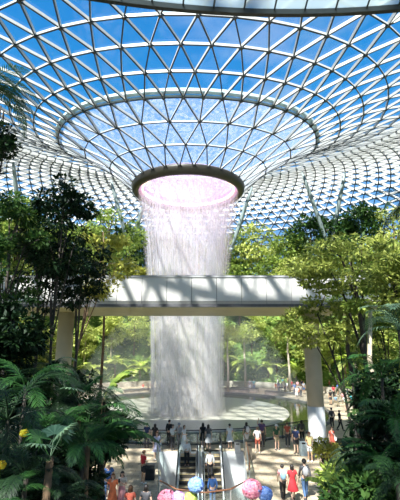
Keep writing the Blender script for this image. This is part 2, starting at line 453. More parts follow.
# ---------------------------------------------------------------- plaza floor with pool and stairwell openings
OPEN = [(-1.8, 20.4), (-2.0, 22.0), (-2.1, 23.5), (-2.3, 25.5), (-2.7, 27.6), (-2.95, 29.6), (2.95, 29.6), (2.85, 27.6), (2.7, 25.5), (2.55, 23.5), (2.4, 22.0), (2.25, 20.6), (1.3, 19.3), (.2, 18.9), (-1.0, 19.3)]
PC = Vector((AX, 46.5)); PRAD = 15.0
def fill_floor(name, outer, holes, z, m):
    bm = bmesh.new(); es = []
    for loop in [outer]+holes:
        vv = [bm.verts.new((x, y, z)) for x, y in loop]
        for i in range(len(vv)): es.append(bm.edges.new((vv[i], vv[(i+1) % len(vv)])))
    bmesh.ops.triangle_fill(bm, use_beauty=True, use_dissolve=False, edges=es, normal=(0, 0, 1))
    me = bpy.data.meshes.new(name); bm.to_mesh(me); bm.free(); me.materials.append(m)
    return link(name, me)
circ = [(PC.x+PRAD*cos(2*pi*k/96), PC.y+PRAD*sin(2*pi*k/96)) for k in range(96)]
outer = [(AX+60.4*cos(2*pi*k/96), AY+60.4*sin(2*pi*k/96)) for k in range(96)]
fl = fill_floor('floor', outer, [circ, OPEN], 0, M['floor'])
tag(fl, 'sunlit beige stone plaza paving', 'floor', kind='structure')
b = MB(); b.box((0, 20, -6.1), (30, 40, .2)); tag(b.build('floor_lower', M['floor']), 'lower level floor under the escalators', 'floor', kind='structure')
b = MB(); b.box((0, 0, -8), (400, 400, .2)); tag(b.build('ground', M['slope']), 'ground outside', 'ground', kind='structure')
b = MB()
L2 = OPEN
for i in range(len(L2)):
    (x0, y0), (x1, y1) = L2[i], L2[(i+1) % len(L2)]
    b.add([(x0, y0, 0), (x1, y1, 0), (x1, y1, -5.9), (x0, y0, -5.9)], [(0, 1, 2, 3)])
tag(b.build('wall_stairwell', M['white']), 'white wall lining the escalator opening', 'wall', kind='structure')

pool = empty('pool', (PC.x, PC.y, 0), 0, 'round plaza pool of dark reflecting water with a pale basin at its centre', 'pool')
b = MB(); b.lathe((0, 0, 0), [(10.9, -.10), (15.0, -.10)], 96); b.build('outer_water', M['pool'], pool)
b = MB(); b.lathe((0, 0, 0), [(.01, -.02), (6, .0), (10.6, .02), (10.9, -.01), (10.95, -.12)], 96); b.build('basin', M['basin'], pool, True)
b = MB(); b.lathe((0, 0, 0), [(14.85, -.3), (14.85, .12), (15.25, .12), (15.25, .0)], 96, closed=False)
b.build('pool_rim', M['bench'], pool)
b = MB(); b.lathe((0, 0, 0), [(.01, -.4), (15, -.4), (15, 0)], 64); b.build('pool_bed', M['soil'], pool)

# ---------------------------------------------------------------- bridge
br = empty('bridge', (0, 28.6, EYE), 0, 'long white panelled train bridge crossing in front of the waterfall', 'bridge')
def by(Y): return Y-28.6
X0, X1 = -26, 30
b = MB()
pw = 1.5
x = X0
while x < X1:
    vs_ = []
    b.box((x+pw/2, by(24.15), 3.0), (pw-.03, .3, 1.42))
    x += pw
b.build('fascia_panels', M['panel'], br)
b = MB(); b.box(((X0+X1)/2, by(24.22), 2.9), (X1-X0, .3, 1.9)); b.build('fascia_backing', M['joint'], br)
b = MB()
x = X0
while x < X1:
    q = by(24.0)
    b.add([(x+.01, q, 2.27), (x+pw-.01, q, 2.27), (x+pw-.01, q+.15, 1.93), (x+.01, q+.15, 1.93), (x+.01, q+.5, 2.27), (x+pw-.01, q+.5, 2.27), (x+pw-.01, q+.5, 1.93), (x+.01, q+.5, 1.93)],
          [(0, 1, 2, 3), (3, 2, 6, 7), (0, 4, 5, 1), (0, 3, 7, 4), (1, 5, 6, 2)])
    x += pw
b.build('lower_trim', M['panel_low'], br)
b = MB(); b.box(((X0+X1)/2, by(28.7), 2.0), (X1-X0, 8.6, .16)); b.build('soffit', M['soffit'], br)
b = MB(); b.box(((X0+X1)/2, by(28.7), 3.0), (X1-X0, 8.6, .2)); b.box(((X0+X1)/2, by(33.0), 2.9), (X1-X0, .25, 1.8)); b.build('deck', M['panel'], br)
b = MB(); b.box(((X0+X1)/2, by(24.15), 3.76), (X1-X0, .4, .1)); b.build('top_cap', M['panel_low'], br)

def column(x, label):
    c = empty('column', (x, 28.8, 0), 0, label, 'column', 'round columns carrying the bridge')
    b = MB(); b.lathe((0, 0, 0), [(.01, 9.30), (.55, 9.30), (.55, 0.02), (.01, .02)], 40); b.build('shaft', M['column'], c, False)
    for p in c.children[0].data.polygons: p.use_smooth = abs(p.normal.z) < .5
    b = MB(); b.lathe((0, 0, 0), [(.555, 3.05), (.57, 3.05), (.57, .12), (.555, .12)], 40); q = b.build('white_lower_shaft', M['white'], c, True); q['label'] = 'white lower section of the column'  # thin white shell, paler than the shaft above it
    b = MB(); b.lathe((0, 0, 0), [(.62, .0), (.62, .12), (.56, .14)], 40); b.build('base_ring', M['chrome'], c)
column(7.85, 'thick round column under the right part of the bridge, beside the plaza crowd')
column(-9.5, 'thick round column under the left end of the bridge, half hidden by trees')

# ---------------------------------------------------------------- roof struts (V columns)
def strut(name, base, tops, label):
    s = empty(name, base, 0, label, 'column', 'slanting steel struts that carry the roof')
    B = Vector(base)
    for t in tops:
        d = Vector(t)-B; b = MB(); pts = [d*(k/6) for k in range(7)]
        b.tube(pts, [.20, .30, .36, .38, .36, .30, .18], 12); b.build('strut_arm', M['strut'], s, True)
    b = MB(); b.ball((0, 0, .1), (.4, .4, .35)); b.build('foot', M['strut'], s, True)
strut('roof_strut', px(330, 250, 70), [px(302, 172, 67), px(345, 172, 67)], 'V-shaped pair of steel struts rising from the forest at the right')
strut('roof_strut', px(129, 250, 72), [px(111, 180, 70), px(147, 196, 71)], 'V-shaped pair of steel struts left of the waterfall')
strut('roof_strut', px(231, 250, 70), [px(252, 187, 68)], 'single slanting steel strut just right of the waterfall')
strut('roof_strut', px(20, 225, 68), [px(13, 160, 64)], 'single slanting steel strut at the far left above the trees')

# ---------------------------------------------------------------- glass canopy over the viewer
cn = empty('glass_canopy', (1.4, -9.7, EYE+5), 0, 'curved glass canopy edge with dark rim overhead', 'canopy')
b = MB(); b.lathe((0, 0, 0), [(14.97, -.04), (15.04, -.04), (15.04, .05), (14.97, .05)], 64, R(60), R(120), closed=True); b.build('rim', M['steel_dark'], cn)
b = MB(); b.lathe((0, 0, 0), [(14.98, .05), (13.2, .22), (13.2, .25), (14.98, .08)], 64, R(60), R(120), closed=True); b.build('canopy_pane', M['canopy_glass'], cn)
for k in range(34):
    a = R(60)+R(60)*k/33
    b = MB(); b.tube([(14.97*cos(a), 14.97*sin(a), .03), (13.2*cos(a), 13.2*sin(a), .2)], .014, 6); b.build('rib', M['steel_dark'], cn)

# ---------------------------------------------------------------- terraces behind the pool
TZ = [(24.5, -.02), (26.0, .6), (27, 1.4), (29.5, 6), (33, 12), (37.5, 17.0), (42, 18.0), (52, 15)]
def tz(r):
    for (a, za), (b_, zb) in zip(TZ, TZ[1:]):
        if a <= r <= b_: return za+(zb-za)*(r-a)/(b_-a)
    return TZ[-1][1]
b = MB(); b.lathe((AX, AY, 0), [(25.9, -.05)]+[(r, z) for r, z in TZ[1:]]+[(52, -.05)], 72, R(-15), R(195))
tag(b.build('hillside', M['slope'], None, True), 'planted terraces rising behind the plaza', 'hill', kind='structure')

# ---------------------------------------------------------------- plants
def leaf_quad(mb, p, d, up, L, W):
    """folded pointed leaf: base p, direction d"""
    s = d.cross(up)
    if s.length < .01: s = d.orthogonal()
    s.normalize(); n = s.cross(d).normalized()
    o = len(mb.v)
    mb.v += [tuple(p), tuple(p+d*L*.45+s*W*.5-n*W*.12), tuple(p+d*L-n*L*.12), tuple(p+d*L*.45-s*W*.5-n*W*.12)]
    mb.f.append((o, o+1, o+2, o+3)); mb.mi.append(0)
def rv(rnd, flat=1):
    while True:
        v = Vector((rnd.uniform(-1, 1), rnd.uniform(-1, 1), rnd.uniform(-1, 1)))
        if 0 < v.length < 1: v.z *= flat; return v
def crown_mesh(name, seed, rx, rz, clumps, per, cr, ls, m, flat=.5, aspect=.55):
    """clumps of leaves through an ellipsoid of half-width rx and half-height rz centred at the origin"""
    rnd = random.Random(seed); mb = MB(); cs = []
    for k in range(clumps):
        v = rv(rnd); v = v.normalized()*(v.length**.45); cs.append(Vector((v.x*rx, v.y*rx, v.z*rz)))
    for c in cs:
        r = cr*rnd.uniform(.6, 1.25)
        for _ in range(per):
            q = rv(rnd); q = q.normalized()*(q.length**.6); p = c+Vector((q.x*r, q.y*r, q.z*r*flat))
            d = (q+Vector((rnd.uniform(-.6, .6), rnd.uniform(-.6, .6), rnd.uniform(-.5, .3)))).normalized()
            L = ls*rnd.uniform(.6, 1.3); leaf_quad(mb, p, d, Vector((rnd.uniform(-.5, .5), rnd.uniform(-.5, .5), 1)), L, L*aspect)
    me = bpy.data.meshes.new(name); me.from_pydata(mb.v, [], mb.f); me.materials.append(m); me['clumps'] = [x for c in cs[:14] for x in c]
    return me, cs
def trunk_mesh(name, h, r, cs, zc, m, seed=0, limbs=7, lean=(0, 0)):
    rnd = random.Random(seed); mb = MB()
    top = Vector((lean[0], lean[1], h))
    pts = [Vector((lean[0]*t*t+rnd.uniform(-.03, .03)*h*.3*(t > 0), lean[1]*t*t+rnd.uniform(-.03, .03)*h*.3*(t > 0), h*t)) for t in (0, .2, .4, .6, .8, 1)]
    mb.tube(pts, [r*1.25, r, r*.9, r*.8, r*.65, r*.4], 8)
    for k, c in enumerate(cs[:limbs]):
        s = pts[3+k % 3]; e_ = Vector((c.x+lean[0], c.y+lean[1], c.z+zc)); mid = (s+e_)/2+Vector((0, 0, .08*h))
        if e_.z < s.z: continue
        mb.tube([s, mid, e_], [r*.5, r*.32, r*.12], 6, cap=False)
    me = bpy.data.meshes.new(name); me.from_pydata(mb.v, [], mb.f); me.materials.append(m)
    me.polygons.foreach_set('use_smooth', [True]*len(me.polygons))
    return me
PROTO = {}
def tree_proto(key, seed, h, rx, rz, clumps, per, cr, ls, lm, bm_, tr, flat=.5, limbs=8):
    cm, cs = crown_mesh('foliage', seed, rx, rz, clumps, per, cr, ls, lm, flat)
    tm = trunk_mesh('trunk', h, tr, cs, h-rz*.3, bm_, seed, limbs)
    PROTO[key] = (cm, tm, h-rz*.3)
def place_tree(key, loc, s, rz, label, group=None, name='tree', cat='tree', sz=None):
    cm, tm, zc = PROTO[key]
    t = empty(name, loc, rz, label, cat, group); t.scale = (s, s, sz or s)
    link('trunk', tm, t); f = link('foliage', cm, t); f.location = (0, 0, zc)
    return t
tree_proto('far_a', 1, 7.2, 2.7, 3.4, 46, 60, 1.0, .60, M['leaf_mid'], M['bark'], .16)
tree_proto('far_b', 2, 7.0, 2.4, 3.6, 44, 60, .95, .58, M['leaf_far'], M['bark_pale'], .14)
tree_proto('far_c', 3, 7.6, 2.8, 3.2, 44, 60, 1.05, .56, M['leaf_deep'], M['bark'], .16)
tree_proto('far_d', 4, 7.4, 3.0, 3.0, 36, 70, 1.2, .50, M['leaf_far'], M['bark'], .15, .25)
tree_proto('far_e', 5, 7.0, 2.3, 3.6, 42, 60, .95, .58, M['leaf_gold'], M['bark'], .15)

# palms: arching fronds with leaflets
def frond_mesh(name, seed, L, rise, droop, pairs, ll, m, lw=.05, stem=.018, hang=.35):
    rnd = random.Random(seed); mb = MB(); K = 14; pts = []
    for k in range(K+1):
        t = k/K; pts.append(Vector((0, L*(t-.12*t*t), L*(rise*t-droop*t*t))))
    mb.tube(pts, [stem*(1-.8*k/K) for k in range(K+1)], 5)
    for i in range(pairs):
        t = .14+.86*i/(pairs-1); f = t*K; k = min(int(f), K-1); p = pts[k].lerp(pts[k+1], f-k)
        tg = (pts[k+1]-pts[k]).normalized()
        prof = (sin(pi*min(1, .12+t*.86)))**.7
        for s in (-1, 1):
            a = R(62-30*t)+rnd.uniform(-.08, .08); up = tg.cross(Vector((1, 0, 0))); up = up if up.z > 0 else -up
            d = (Vector((s, 0, 0))*sin(a)+tg*cos(a)+up*.12).normalized(); l = ll*max(.25, prof)*rnd.uniform(.9, 1.08)
            w_ = tg.cross(d).normalized().cross(d).normalized()*lw*.5
            m1 = p+d*l*.5; e1 = p+d*l*.97+Vector((0, 0, -l*hang*rnd.uniform(.7, 1.2)))
            m1.z -= l*hang*.22
            o = len(mb.v); mb.v += [tuple(p-w_*.4), tuple(p+w_*.4), tuple(m1+w_), tuple(m1-w_), tuple(e1)]
            mb.f += [(o, o+1, o+2, o+3), (o+3, o+2, o+4)]; mb.mi += [0, 0]
    me = bpy.data.meshes.new(name); me.from_pydata(mb.v, [], mb.f); me.materials.append(m)
    return me
def paddle_mesh(name, seed, L, W, rise, droop, m):
    """broad banana-like leaf with torn edges"""
    rnd = random.Random(seed); mb = MB(); K = 16; pts = [Vector((0, L*(k/K)*(1-.1*k/K), L*(rise*k/K-droop*(k/K)**2))) for k in range(K+1)]
    mb.tube(pts, [.02*(1-.75*k/K) for k in range(K+1)], 5)
    for k in range(3, K):
        t0, t1 = k/K, (k+1)/K; w0 = W*sin(pi*((t0-.18)/.84))**.6 if t0 > .19 else .03; w1 = W*max(0.0, sin(pi*min(1, (t1-.18)/.84)))**.6
        for s in (-1, 1):
            g_ = .86; sw = L*.05
            a, b_ = pts[k], pts[k].lerp(pts[k+1], g_)
            o = len(mb.v)
            dz = -W*rnd.uniform(.1, .4)
            mb.v += [tuple(a), tuple(b_), tuple(b_+Vector((s*w1*.9, sw, dz*.8))), tuple(a+Vector((s*w0, sw, dz)))]
            mb.f.append((o, o+1, o+2, o+3)); mb.mi.append(0)
    me = bpy.data.meshes.new(name); me.from_pydata(mb.v, [], mb.f); me.materials.append(m)
    return me
def fan_mesh(name, seed, Rr, m, n=22):
    rnd = random.Random(seed); mb = MB(); st = [Vector((0, t*.9*Rr, t*.7*Rr)) for t in (0, .33, .66, 1)]
    mb.tube(st, [.02, .016, .013, .01], 5); c = st[-1]
    for i in range(n):
        a = R(-130)+R(260)*i/(n-1); d = Vector((sin(a), cos(a)*.8, cos(a)*.25+.1)).normalized(); s = d.cross(Vector((0, -.3, 1))).normalized()
        l = Rr*rnd.uniform(.85, 1.05); w_ = l*.09
        e1 = c+d*l+Vector((0, 0, -.25*l)); m1 = c+d*l*.6+Vector((0, 0, .0))
        o = len(mb.v); mb.v += [tuple(c), tuple(m1+s*w_), tuple(e1), tuple(m1-s*w_)]
        mb.f.append((o, o+1, o+2, o+3)); mb.mi.append(0)
    me = bpy.data.meshes.new(name); me.from_pydata(mb.v, [], mb.f); me.materials.append(m)
    return me
FR = {
 'palm': [frond_mesh('frond', 11, 2.4, .75, .75, 26, .62, M['leaf_palm'], .042), frond_mesh('frond', 12, 2.4, .5, .8, 26, .58, M['leaf_palm'], .042)],
 'silver': [frond_mesh('frond', 13, 2.2, .7, .8, 24, .6, M['leaf_silver'], .045)],
 'dark': [frond_mesh('frond', 14, 2.4, .8, .8, 26, .6, M['leaf_dark_shaded'], .045), frond_mesh('frond', 15, 2.4, .55, .85, 26, .55, M['leaf_dark_shaded'], .045)],
 'deep': [frond_mesh('frond', 16, 2.2, .8, .75, 30, .55, M['leaf_deep'], .055)],
 'far': [frond_mesh('frond', 17, 3.0, .9, 1.0, 20, .9, M['leaf_lit'], .14), frond_mesh('frond', 18, 3.0, .6, .9, 20, .9, M['leaf_far'], .14)],
 'farg': [frond_mesh('frond', 19, 3.0, .8, 1.0, 20, .9, M['leaf_mid'], .14)],
 'banana': [paddle_mesh('leaf_blade', 20, 2.0, .34, .9, .7, M['leaf_palm']), paddle_mesh('leaf_blade', 21, 2.0, .38, .6, .7, M['leaf_palm'])],
 'bananalit': [paddle_mesh('leaf_blade', 22, 2.0, .34, .9, .7, M['leaf_mid'])],
 'fan': [fan_mesh('fan_leaf', 23, .8, M['leaf_silver']), fan_mesh('fan_leaf', 24, .8, M['leaf_palm'])],
}
def palm(loc, key, nf, s, seed, label, h=0, group=None, name='palm', cat='palm', tilt=(-15, 35), tr=.07, bark='bark', az=None):
    rnd = random.Random(seed); t = empty(name, loc, 0, label, cat, group)
    b = MB()
    if h: b.tube([(0, 0, -.0), (.02*h, 0, h*.3), (-.01*h, .01*h, h*.7), (0, 0, h)], [tr*1.3, tr, tr*.9, tr*.8], 8)
    else: b.tube([(0, 0, -.3), (0, 0, .12)], [tr, tr*.7], 8)
    b.build('trunk', M[bark], t, True)
    for k in range(nf):
        me = rnd.choice(FR[key]); f = link(me.name.split('.')[0], me, t); q = s*rnd.uniform(.8, 1.15); f.scale = (q, q, q)
        a = 2*pi*k/nf*1.0+rnd.uniform(-.3, .3) if az is None else rnd.uniform(R(az[0]), R(az[1]))
        f.rotation_euler = (R(rnd.uniform(*tilt)), 0, a); f.location = (0, 0, h)
    return t

# far forest in rows
rnd = random.Random(77)
ORD = ['nearest', 'second', 'third', 'fourth', 'fifth', 'sixth', 'seventh', 'eighth', 'ninth', 'tenth', 'eleventh', 'twelfth', 'thirteenth', 'fourteenth', 'fifteenth', 'sixteenth', 'seventeenth', 'eighteenth', 'nineteenth']
KN = {'far_a': 'leafy mid-green', 'far_b': 'yellow-green', 'far_c': 'deep-green', 'far_d': 'flat-layered light-green', 'far_e': 'golden-olive'}
def row(r, n, a0, a1, keys, s0, s1, rowname, group, zoff=0, lift=0):
    for side in (1, -1):
        for k in range(n):
            a = 90-side*(a0+(a1-a0)*(k+.5)/n+rnd.uniform(-1.5, 1.5)); rr = r+rnd.uniform(-.8, .8)
            key = rnd.choice(keys[0] if side > 0 else keys[1]); s = rnd.uniform(s0, s1)
            lab = '%s tree, %s %s of the waterfall, %s to it' % (KN[key], rowname, 'right' if side > 0 else 'left', ORD[k] if k == 0 else ORD[k]+' nearest')
            place_tree(key, (AX+rr*cos(R(a)), AY+rr*sin(R(a)), tz(rr)-.15+lift), s, rnd.uniform(0, 6.28), lab, group, sz=s*rnd.uniform(1, 1.15))
row(28.2, 8, 5, 84, (['far_b', 'far_d', 'far_b', 'far_a'], ['far_b', 'far_b', 'far_d']), 0.7, .85, 'lowest row', 'lowest row of forest trees')
row(32.2, 8, 3, 78, (['far_a', 'far_b', 'far_d', 'far_a'], ['far_b', 'far_a', 'far_e']), .95, 1.15, 'middle row', 'middle row of forest trees')
row(36.5, 8, 2, 66, (['far_a', 'far_c', 'far_d', 'far_a'], ['far_a', 'far_c', 'far_e']), 1.2, 1.4, 'top row', 'top row of forest trees')
# bright palms and pale trunks on the lowest terrace
for k, (a, r) in enumerate([(62, 27), (70, 26.6), (78, 27), (52, 27), (44, 26.7), (100, 27), (109, 26.8), (118, 27), (34, 27), (127, 26.8)]):
    right = a < 90
    palm((AX+r*cos(R(a)), AY+r*sin(R(a)), tz(r)-.1), 'far', 13, .95, 40+k, 'small lime-green palm low on the terrace %s of the waterfall, %s to it' % ('right' if right else 'left', 'number'),
         h=1.4+(k % 3)*.7, group='lime palms on the lowest terrace', tr=.12, tilt=(0, 40))
# true order words for the palms
pl = [o for o in C.objects if o.get('group') == 'lime palms on the lowest terrace']
for side in (1, -1):
    q = sorted([o for o in pl if (o.location.x-AX)*side > 0], key=lambda o: abs(o.location.x-AX))
    for k, o in enumerate(q): o['label'] = 'small lime-green palm low on the terrace %s of the waterfall, %s to it' % ('right' if side > 0 else 'left', 'nearest' if k == 0 else ORD[k]+' nearest')
# ground cover (uncountable leaves over the slope)
mb = MB(); rnd = random.Random(9)
for k in range(16000):
    a = R(rnd.uniform(5, 175)); r = rnd.uniform(26.2, 38); p = Vector((AX+r*cos(a), AY+r*sin(a), tz(r)+rnd.uniform(0, .7)))
    d = rv(rnd).normalized(); d.z = abs(d.z)*.6; leaf_quad(mb, p, d.normalized(), Vector((0, 0, 1)), rnd.uniform(.35, .8), rnd.uniform(.15, .35))
tag(mb.build('ground_cover', M['leaf_far']), 'bright low foliage covering the terraces behind the pool', 'ground cover', kind='stuff')

# benches on the far side
def bench(a0, a1, r, label):
    o = empty('curved_bench', (AX, AY, 0), 0, label, 'bench', 'curved stone benches across the pool')
    b = MB(); b.lathe((0, 0, 0), [(r, .38), (r+.75, .38), (r+.75, .46), (r, .46)], 24, R(a0), R(a1), closed=True); b.build('seat', M['bench'], o)
    b = MB(); b.lathe((0, 0, 0), [(r+.1, .0), (r+.7, .0), (r+.7, .38), (r+.1, .38)], 24, R(a0), R(a1), closed=True); b.build('base', M['bench_side'], o)
bench(62, 80, 17.6, 'dark-topped curved bench across the pool, nearest the waterfall on its right')
bench(60, 72, 19.6, 'short dark-topped curved bench behind the longer one, right of the waterfall')
bench(38, 54, 17.8, 'dark-topped curved bench across the pool by the seated crowd at right')
bench(100, 122, 17.8, 'dark-topped curved bench across the pool, left of the waterfall')
b = MB(); b.lathe((AX, AY, 0), [(25.2, 0), (25.2, .8), (25.7, .8), (25.7, 0)], 96, R(-5), R(185), closed=True)
tag(b.build('wall_terrace', M['bench_side']), 'low pale retaining wall below the planted terraces', 'wall', kind='structure')

# building behind the fall
b = MB(); b.box((-2.2, 90.5, 10), (17, .6, 30)); wb = b.build('wall_back', M['facade']); tag(wb, 'brown facade seen through the falling water', 'wall', kind='structure')
for i in range(4):
    for j in range(7):
        b = MB(); b.box((-9+j*2.3, 90.15, 4.5+i*5), (1.7, .1, 3.2)); b.build('shop_window', M['facade_glass'], wb)

# ---------------------------------------------------------------- escalators
def escalator(cx, label):
    e_ = empty('escalator', (cx, 29.5, 0), 0, label, 'escalator', 'pair of escalators coming up to the plaza')
    def zz(y):     # height of the step line at local y (negative = towards the lower floor)
        return 0 if y > -.9 else max(-6.0, (y+.9)*.5774)
    b = MB(); b.box((0, .15, -.02), (1.0, .9, .04)); b.build('landing_plate', M['chrome'], e_)
    y = -.3
    for k in range(26):
        z = zz(y-.2)
        b = MB(); b.box((0, y-.2, z-.03), (1.0, .4, .05), 0); b.box((0, y-.395, z-.14), (1.0, .02, .22), 1); b.box((0, y-.38, z-.0), (1.0, .03, .012), 2)
        b.build('step', [M['step'], M['riser'], M['tread_edge']], e_)
        y -= .4
    ys = [.9, -.9]+[-.9-k*1.2 for k in range(1, 9)]
    for s in (-1, 1):
        b = MB()
        for a, c in zip(ys, ys[1:]):
            x0 = s*.54; x1 = s*.70
            za, zc = zz(a), zz(c)
            V = [(x0, a, za-.5), (x1, a, za-.5), (x1, a, za+.22), (x0, a, za+.22), (x0, c, zc-.5), (x1, c, zc-.5), (x1, c, zc+.22), (x0, c, zc+.22)]
            b.add(V, [(0, 1, 2, 3), (7, 6, 5, 4), (0, 4, 5, 1), (1, 5, 6, 2), (2, 6, 7, 3), (3, 7, 4, 0)])
        b.build('side_skirt', M['white'], e_)
        b = MB()
        for a, c in zip(ys, ys[1:]):
            x0 = s*.60; x1 = s*.615; za, zc = zz(a), zz(c)
            V = [(x0, a, za+.22), (x1, a, za+.22), (x1, a, za+.95), (x0, a, za+.95), (x0, c, zc+.22), (x1, c, zc+.22), (x1, c, zc+.95), (x0, c, zc+.95)]
            b.add(V, [(0, 1, 2, 3), (7, 6, 5, 4), (0, 4, 5, 1), (1, 5, 6, 2), (2, 6, 7, 3), (3, 7, 4, 0)])
        b.build('glass_balustrade', M['glass_rail'], e_)
        b = MB(); b.tube([(s*.607, .9, .3), (s*.607, 1.15, .62), (s*.607, .9, .96)]+[(s*.607, y, zz(y)+.98) for y in ys[1:]], .045, 8); b.build('handrail', M['rubber'], e_, True)
        b = MB(); b.tube([(s*.607, .9, .93)]+[(s*.607, y, zz(y)+.93) for y in ys[1:]], .035, 6); b.build('rail_track', M['chrome'], e_, True)
escalator(-.78, 'left escalator with steel balustrades, of the pair rising to the plaza')
escalator(.80, 'right escalator, two people with their backs turned riding it')

# ---------------------------------------------------------------- railings, bins
def railing(pts, label, h, hm, group=None, step=1.3, post='chrome'):
    o = empty('glass_railing', (pts[0][0], pts[0][1], 0), 0, label, 'railing', group)
    O = Vector((pts[0][0], pts[0][1], 0)); P = [Vector((x, y, 0))-O for x, y in pts]
    b = MB(); b.tube([p+Vector((0, 0, h)) for p in P], .035, 8); b.build('handrail', M[hm], o, True)
    for a, c in zip(P, P[1:]):
        d = c-a; n = max(1, round(d.length/step))
        for k in range(n):
            q0 = a+d*(k/n); q1 = a+d*((k+1)/n); t = d.normalized()
            b = MB(); b.box(q0+Vector((0, 0, h/2)), (.05, .05, h)); b.build('post', M[post], o)
            m_ = (q0+q1)/2; b = MB(); b.box(m_+Vector((0, 0, h*.5)), ((q1-q0).length-.1, .015, h*.8), 0, atan2(t.y, t.x)); b.build('glass_panel', M['glass_rail'], o)
def inset(p, k): c = Vector((0.1, 25)); v = Vector(p)-c; v = v*(1+k/v.length); return (c.x+v.x, c.y+v.y)
OL = [inset(p, .12) for p in OPEN]
railing(OL[:6], 'curved glass railing along the left edge of the escalator opening', 1.1, 'chrome')
railing(OL[6:11], 'glass railing along the right edge of the escalator opening', 1.1, 'copper')
railing(OL[11:]+[OL[0]], 'brown handrail curving round the near end of the escalator opening', 1.1, 'copper')
arc = [(PC.x+15.5*cos(R(a)), PC.y+15.5*sin(R(a))) for a in range(222, 330, 6)]
railing(arc, 'long glass railing following the near edge of the round pool', 1.05, 'steel_dark', step=1.6, post='steel_dark')

def bin_(p, w, h, m, label):
    o = empty('litter_bin', p, 0, label, 'bin')
    b = MB(); b.box((0, 0, h*.48), (w, w, h*.96)); b.build('body', M[m], o)
    b = MB(); b.box((0, 0, h*.98), (w*1.06, w*1.06, h*.05)); b.box((0, -w*.51, h*.8), (w*.6, .01, h*.1), 1); b.build('lid', [M['steel_dark'], M['rubber']], o)
M['pale_blue'] = mat('pale_blue_metal', (.50, .62, .66), .5); M['brown_metal'] = mat('brown_metal', (.16, .13, .10), .5)
bin_(ground(248.5, 460), .42, 1.15, 'brown_metal', 'tall brown box-shaped bin beside the head of the right escalator')
bin_(ground(237.5, 453), .38, .75, 'chrome', 'low grey steel bin behind the brown one near the escalators')
bin_(ground(303.5, 455), .42, .95, 'pale_blue', 'pale blue bin at the pool railing left of the thick column')
bin_(ground(150, 479), .5, .75, 'rubber', 'squat black bin on the paving left of the escalator opening')

# ---------------------------------------------------------------- people
SKIN = {'a': mat('skin_light', (.62, .40, .29), .55, vary=.05), 'b': mat('skin_tan', (.45, .27, .17), .55, vary=.05), 'c': mat('skin_brown', (.26, .15, .09), .55, vary=.05)}
HAIR = {'k': mat('black_hair', (.015, .012, .012), .5), 'n': mat('brown_hair', (.10, .05, .025), .5), 'r': mat('auburn_hair', (.22, .08, .03), .5), 'g': mat('grey_hair', (.35, .34, .33), .6)}
CL = {k: mat('cloth_'+k, c, .8, vary=.12, scale=14) for k, c in dict(
    navy=(.025, .04, .12), black=(.015, .015, .018), white=(.78, .78, .78), lilac=(.58, .55, .72), grey=(.35, .36, .38), dgrey=(.07, .07, .08),
    red=(.50, .03, .04), blue=(.06, .16, .42), denim=(.07, .14, .28), green=(.02, .10, .05), khaki=(.42, .36, .24), brick=(.38, .08, .05),
    yellow=(.75, .62, .30), pink=(.72, .34, .36), orange=(.62, .16, .06), teal=(.05, .35, .38), cream=(.72, .64, .52), purple=(.10, .06, .16), straw=(.62, .48, .26), sky=(.30, .50, .68)).items()}
M['eye'] = mat('dark_eye', (.02, .015, .01), .3); M['lips'] = mat('lips', (.45, .16, .13), .5)
def skin_eval(verts, edges_, rads, sub=1):
    me = bpy.data.meshes.new('tmp'); me.from_pydata(verts, edges_, [])
    o = bpy.data.objects.new('tmp', me); C.objects.link(o)
    md = o.modifiers.new('s', 'SKIN'); md.use_smooth_shade = True
    for i, r in enumerate(rads):
        d = me.skin_vertices[0].data[i]; d.radius = r if isinstance(r, tuple) else (r, r); d.use_root = (i == 0)
    sb = o.modifiers.new('u', 'SUBSURF'); sb.levels = sub; sb.render_levels = sub
    dg = bpy.context.evaluated_depsgraph_get(); dg.update()
    res = bpy.data.meshes.new_from_object(o.evaluated_get(dg))
    bpy.data.objects.remove(o); bpy.data.meshes.remove(me)
    return res
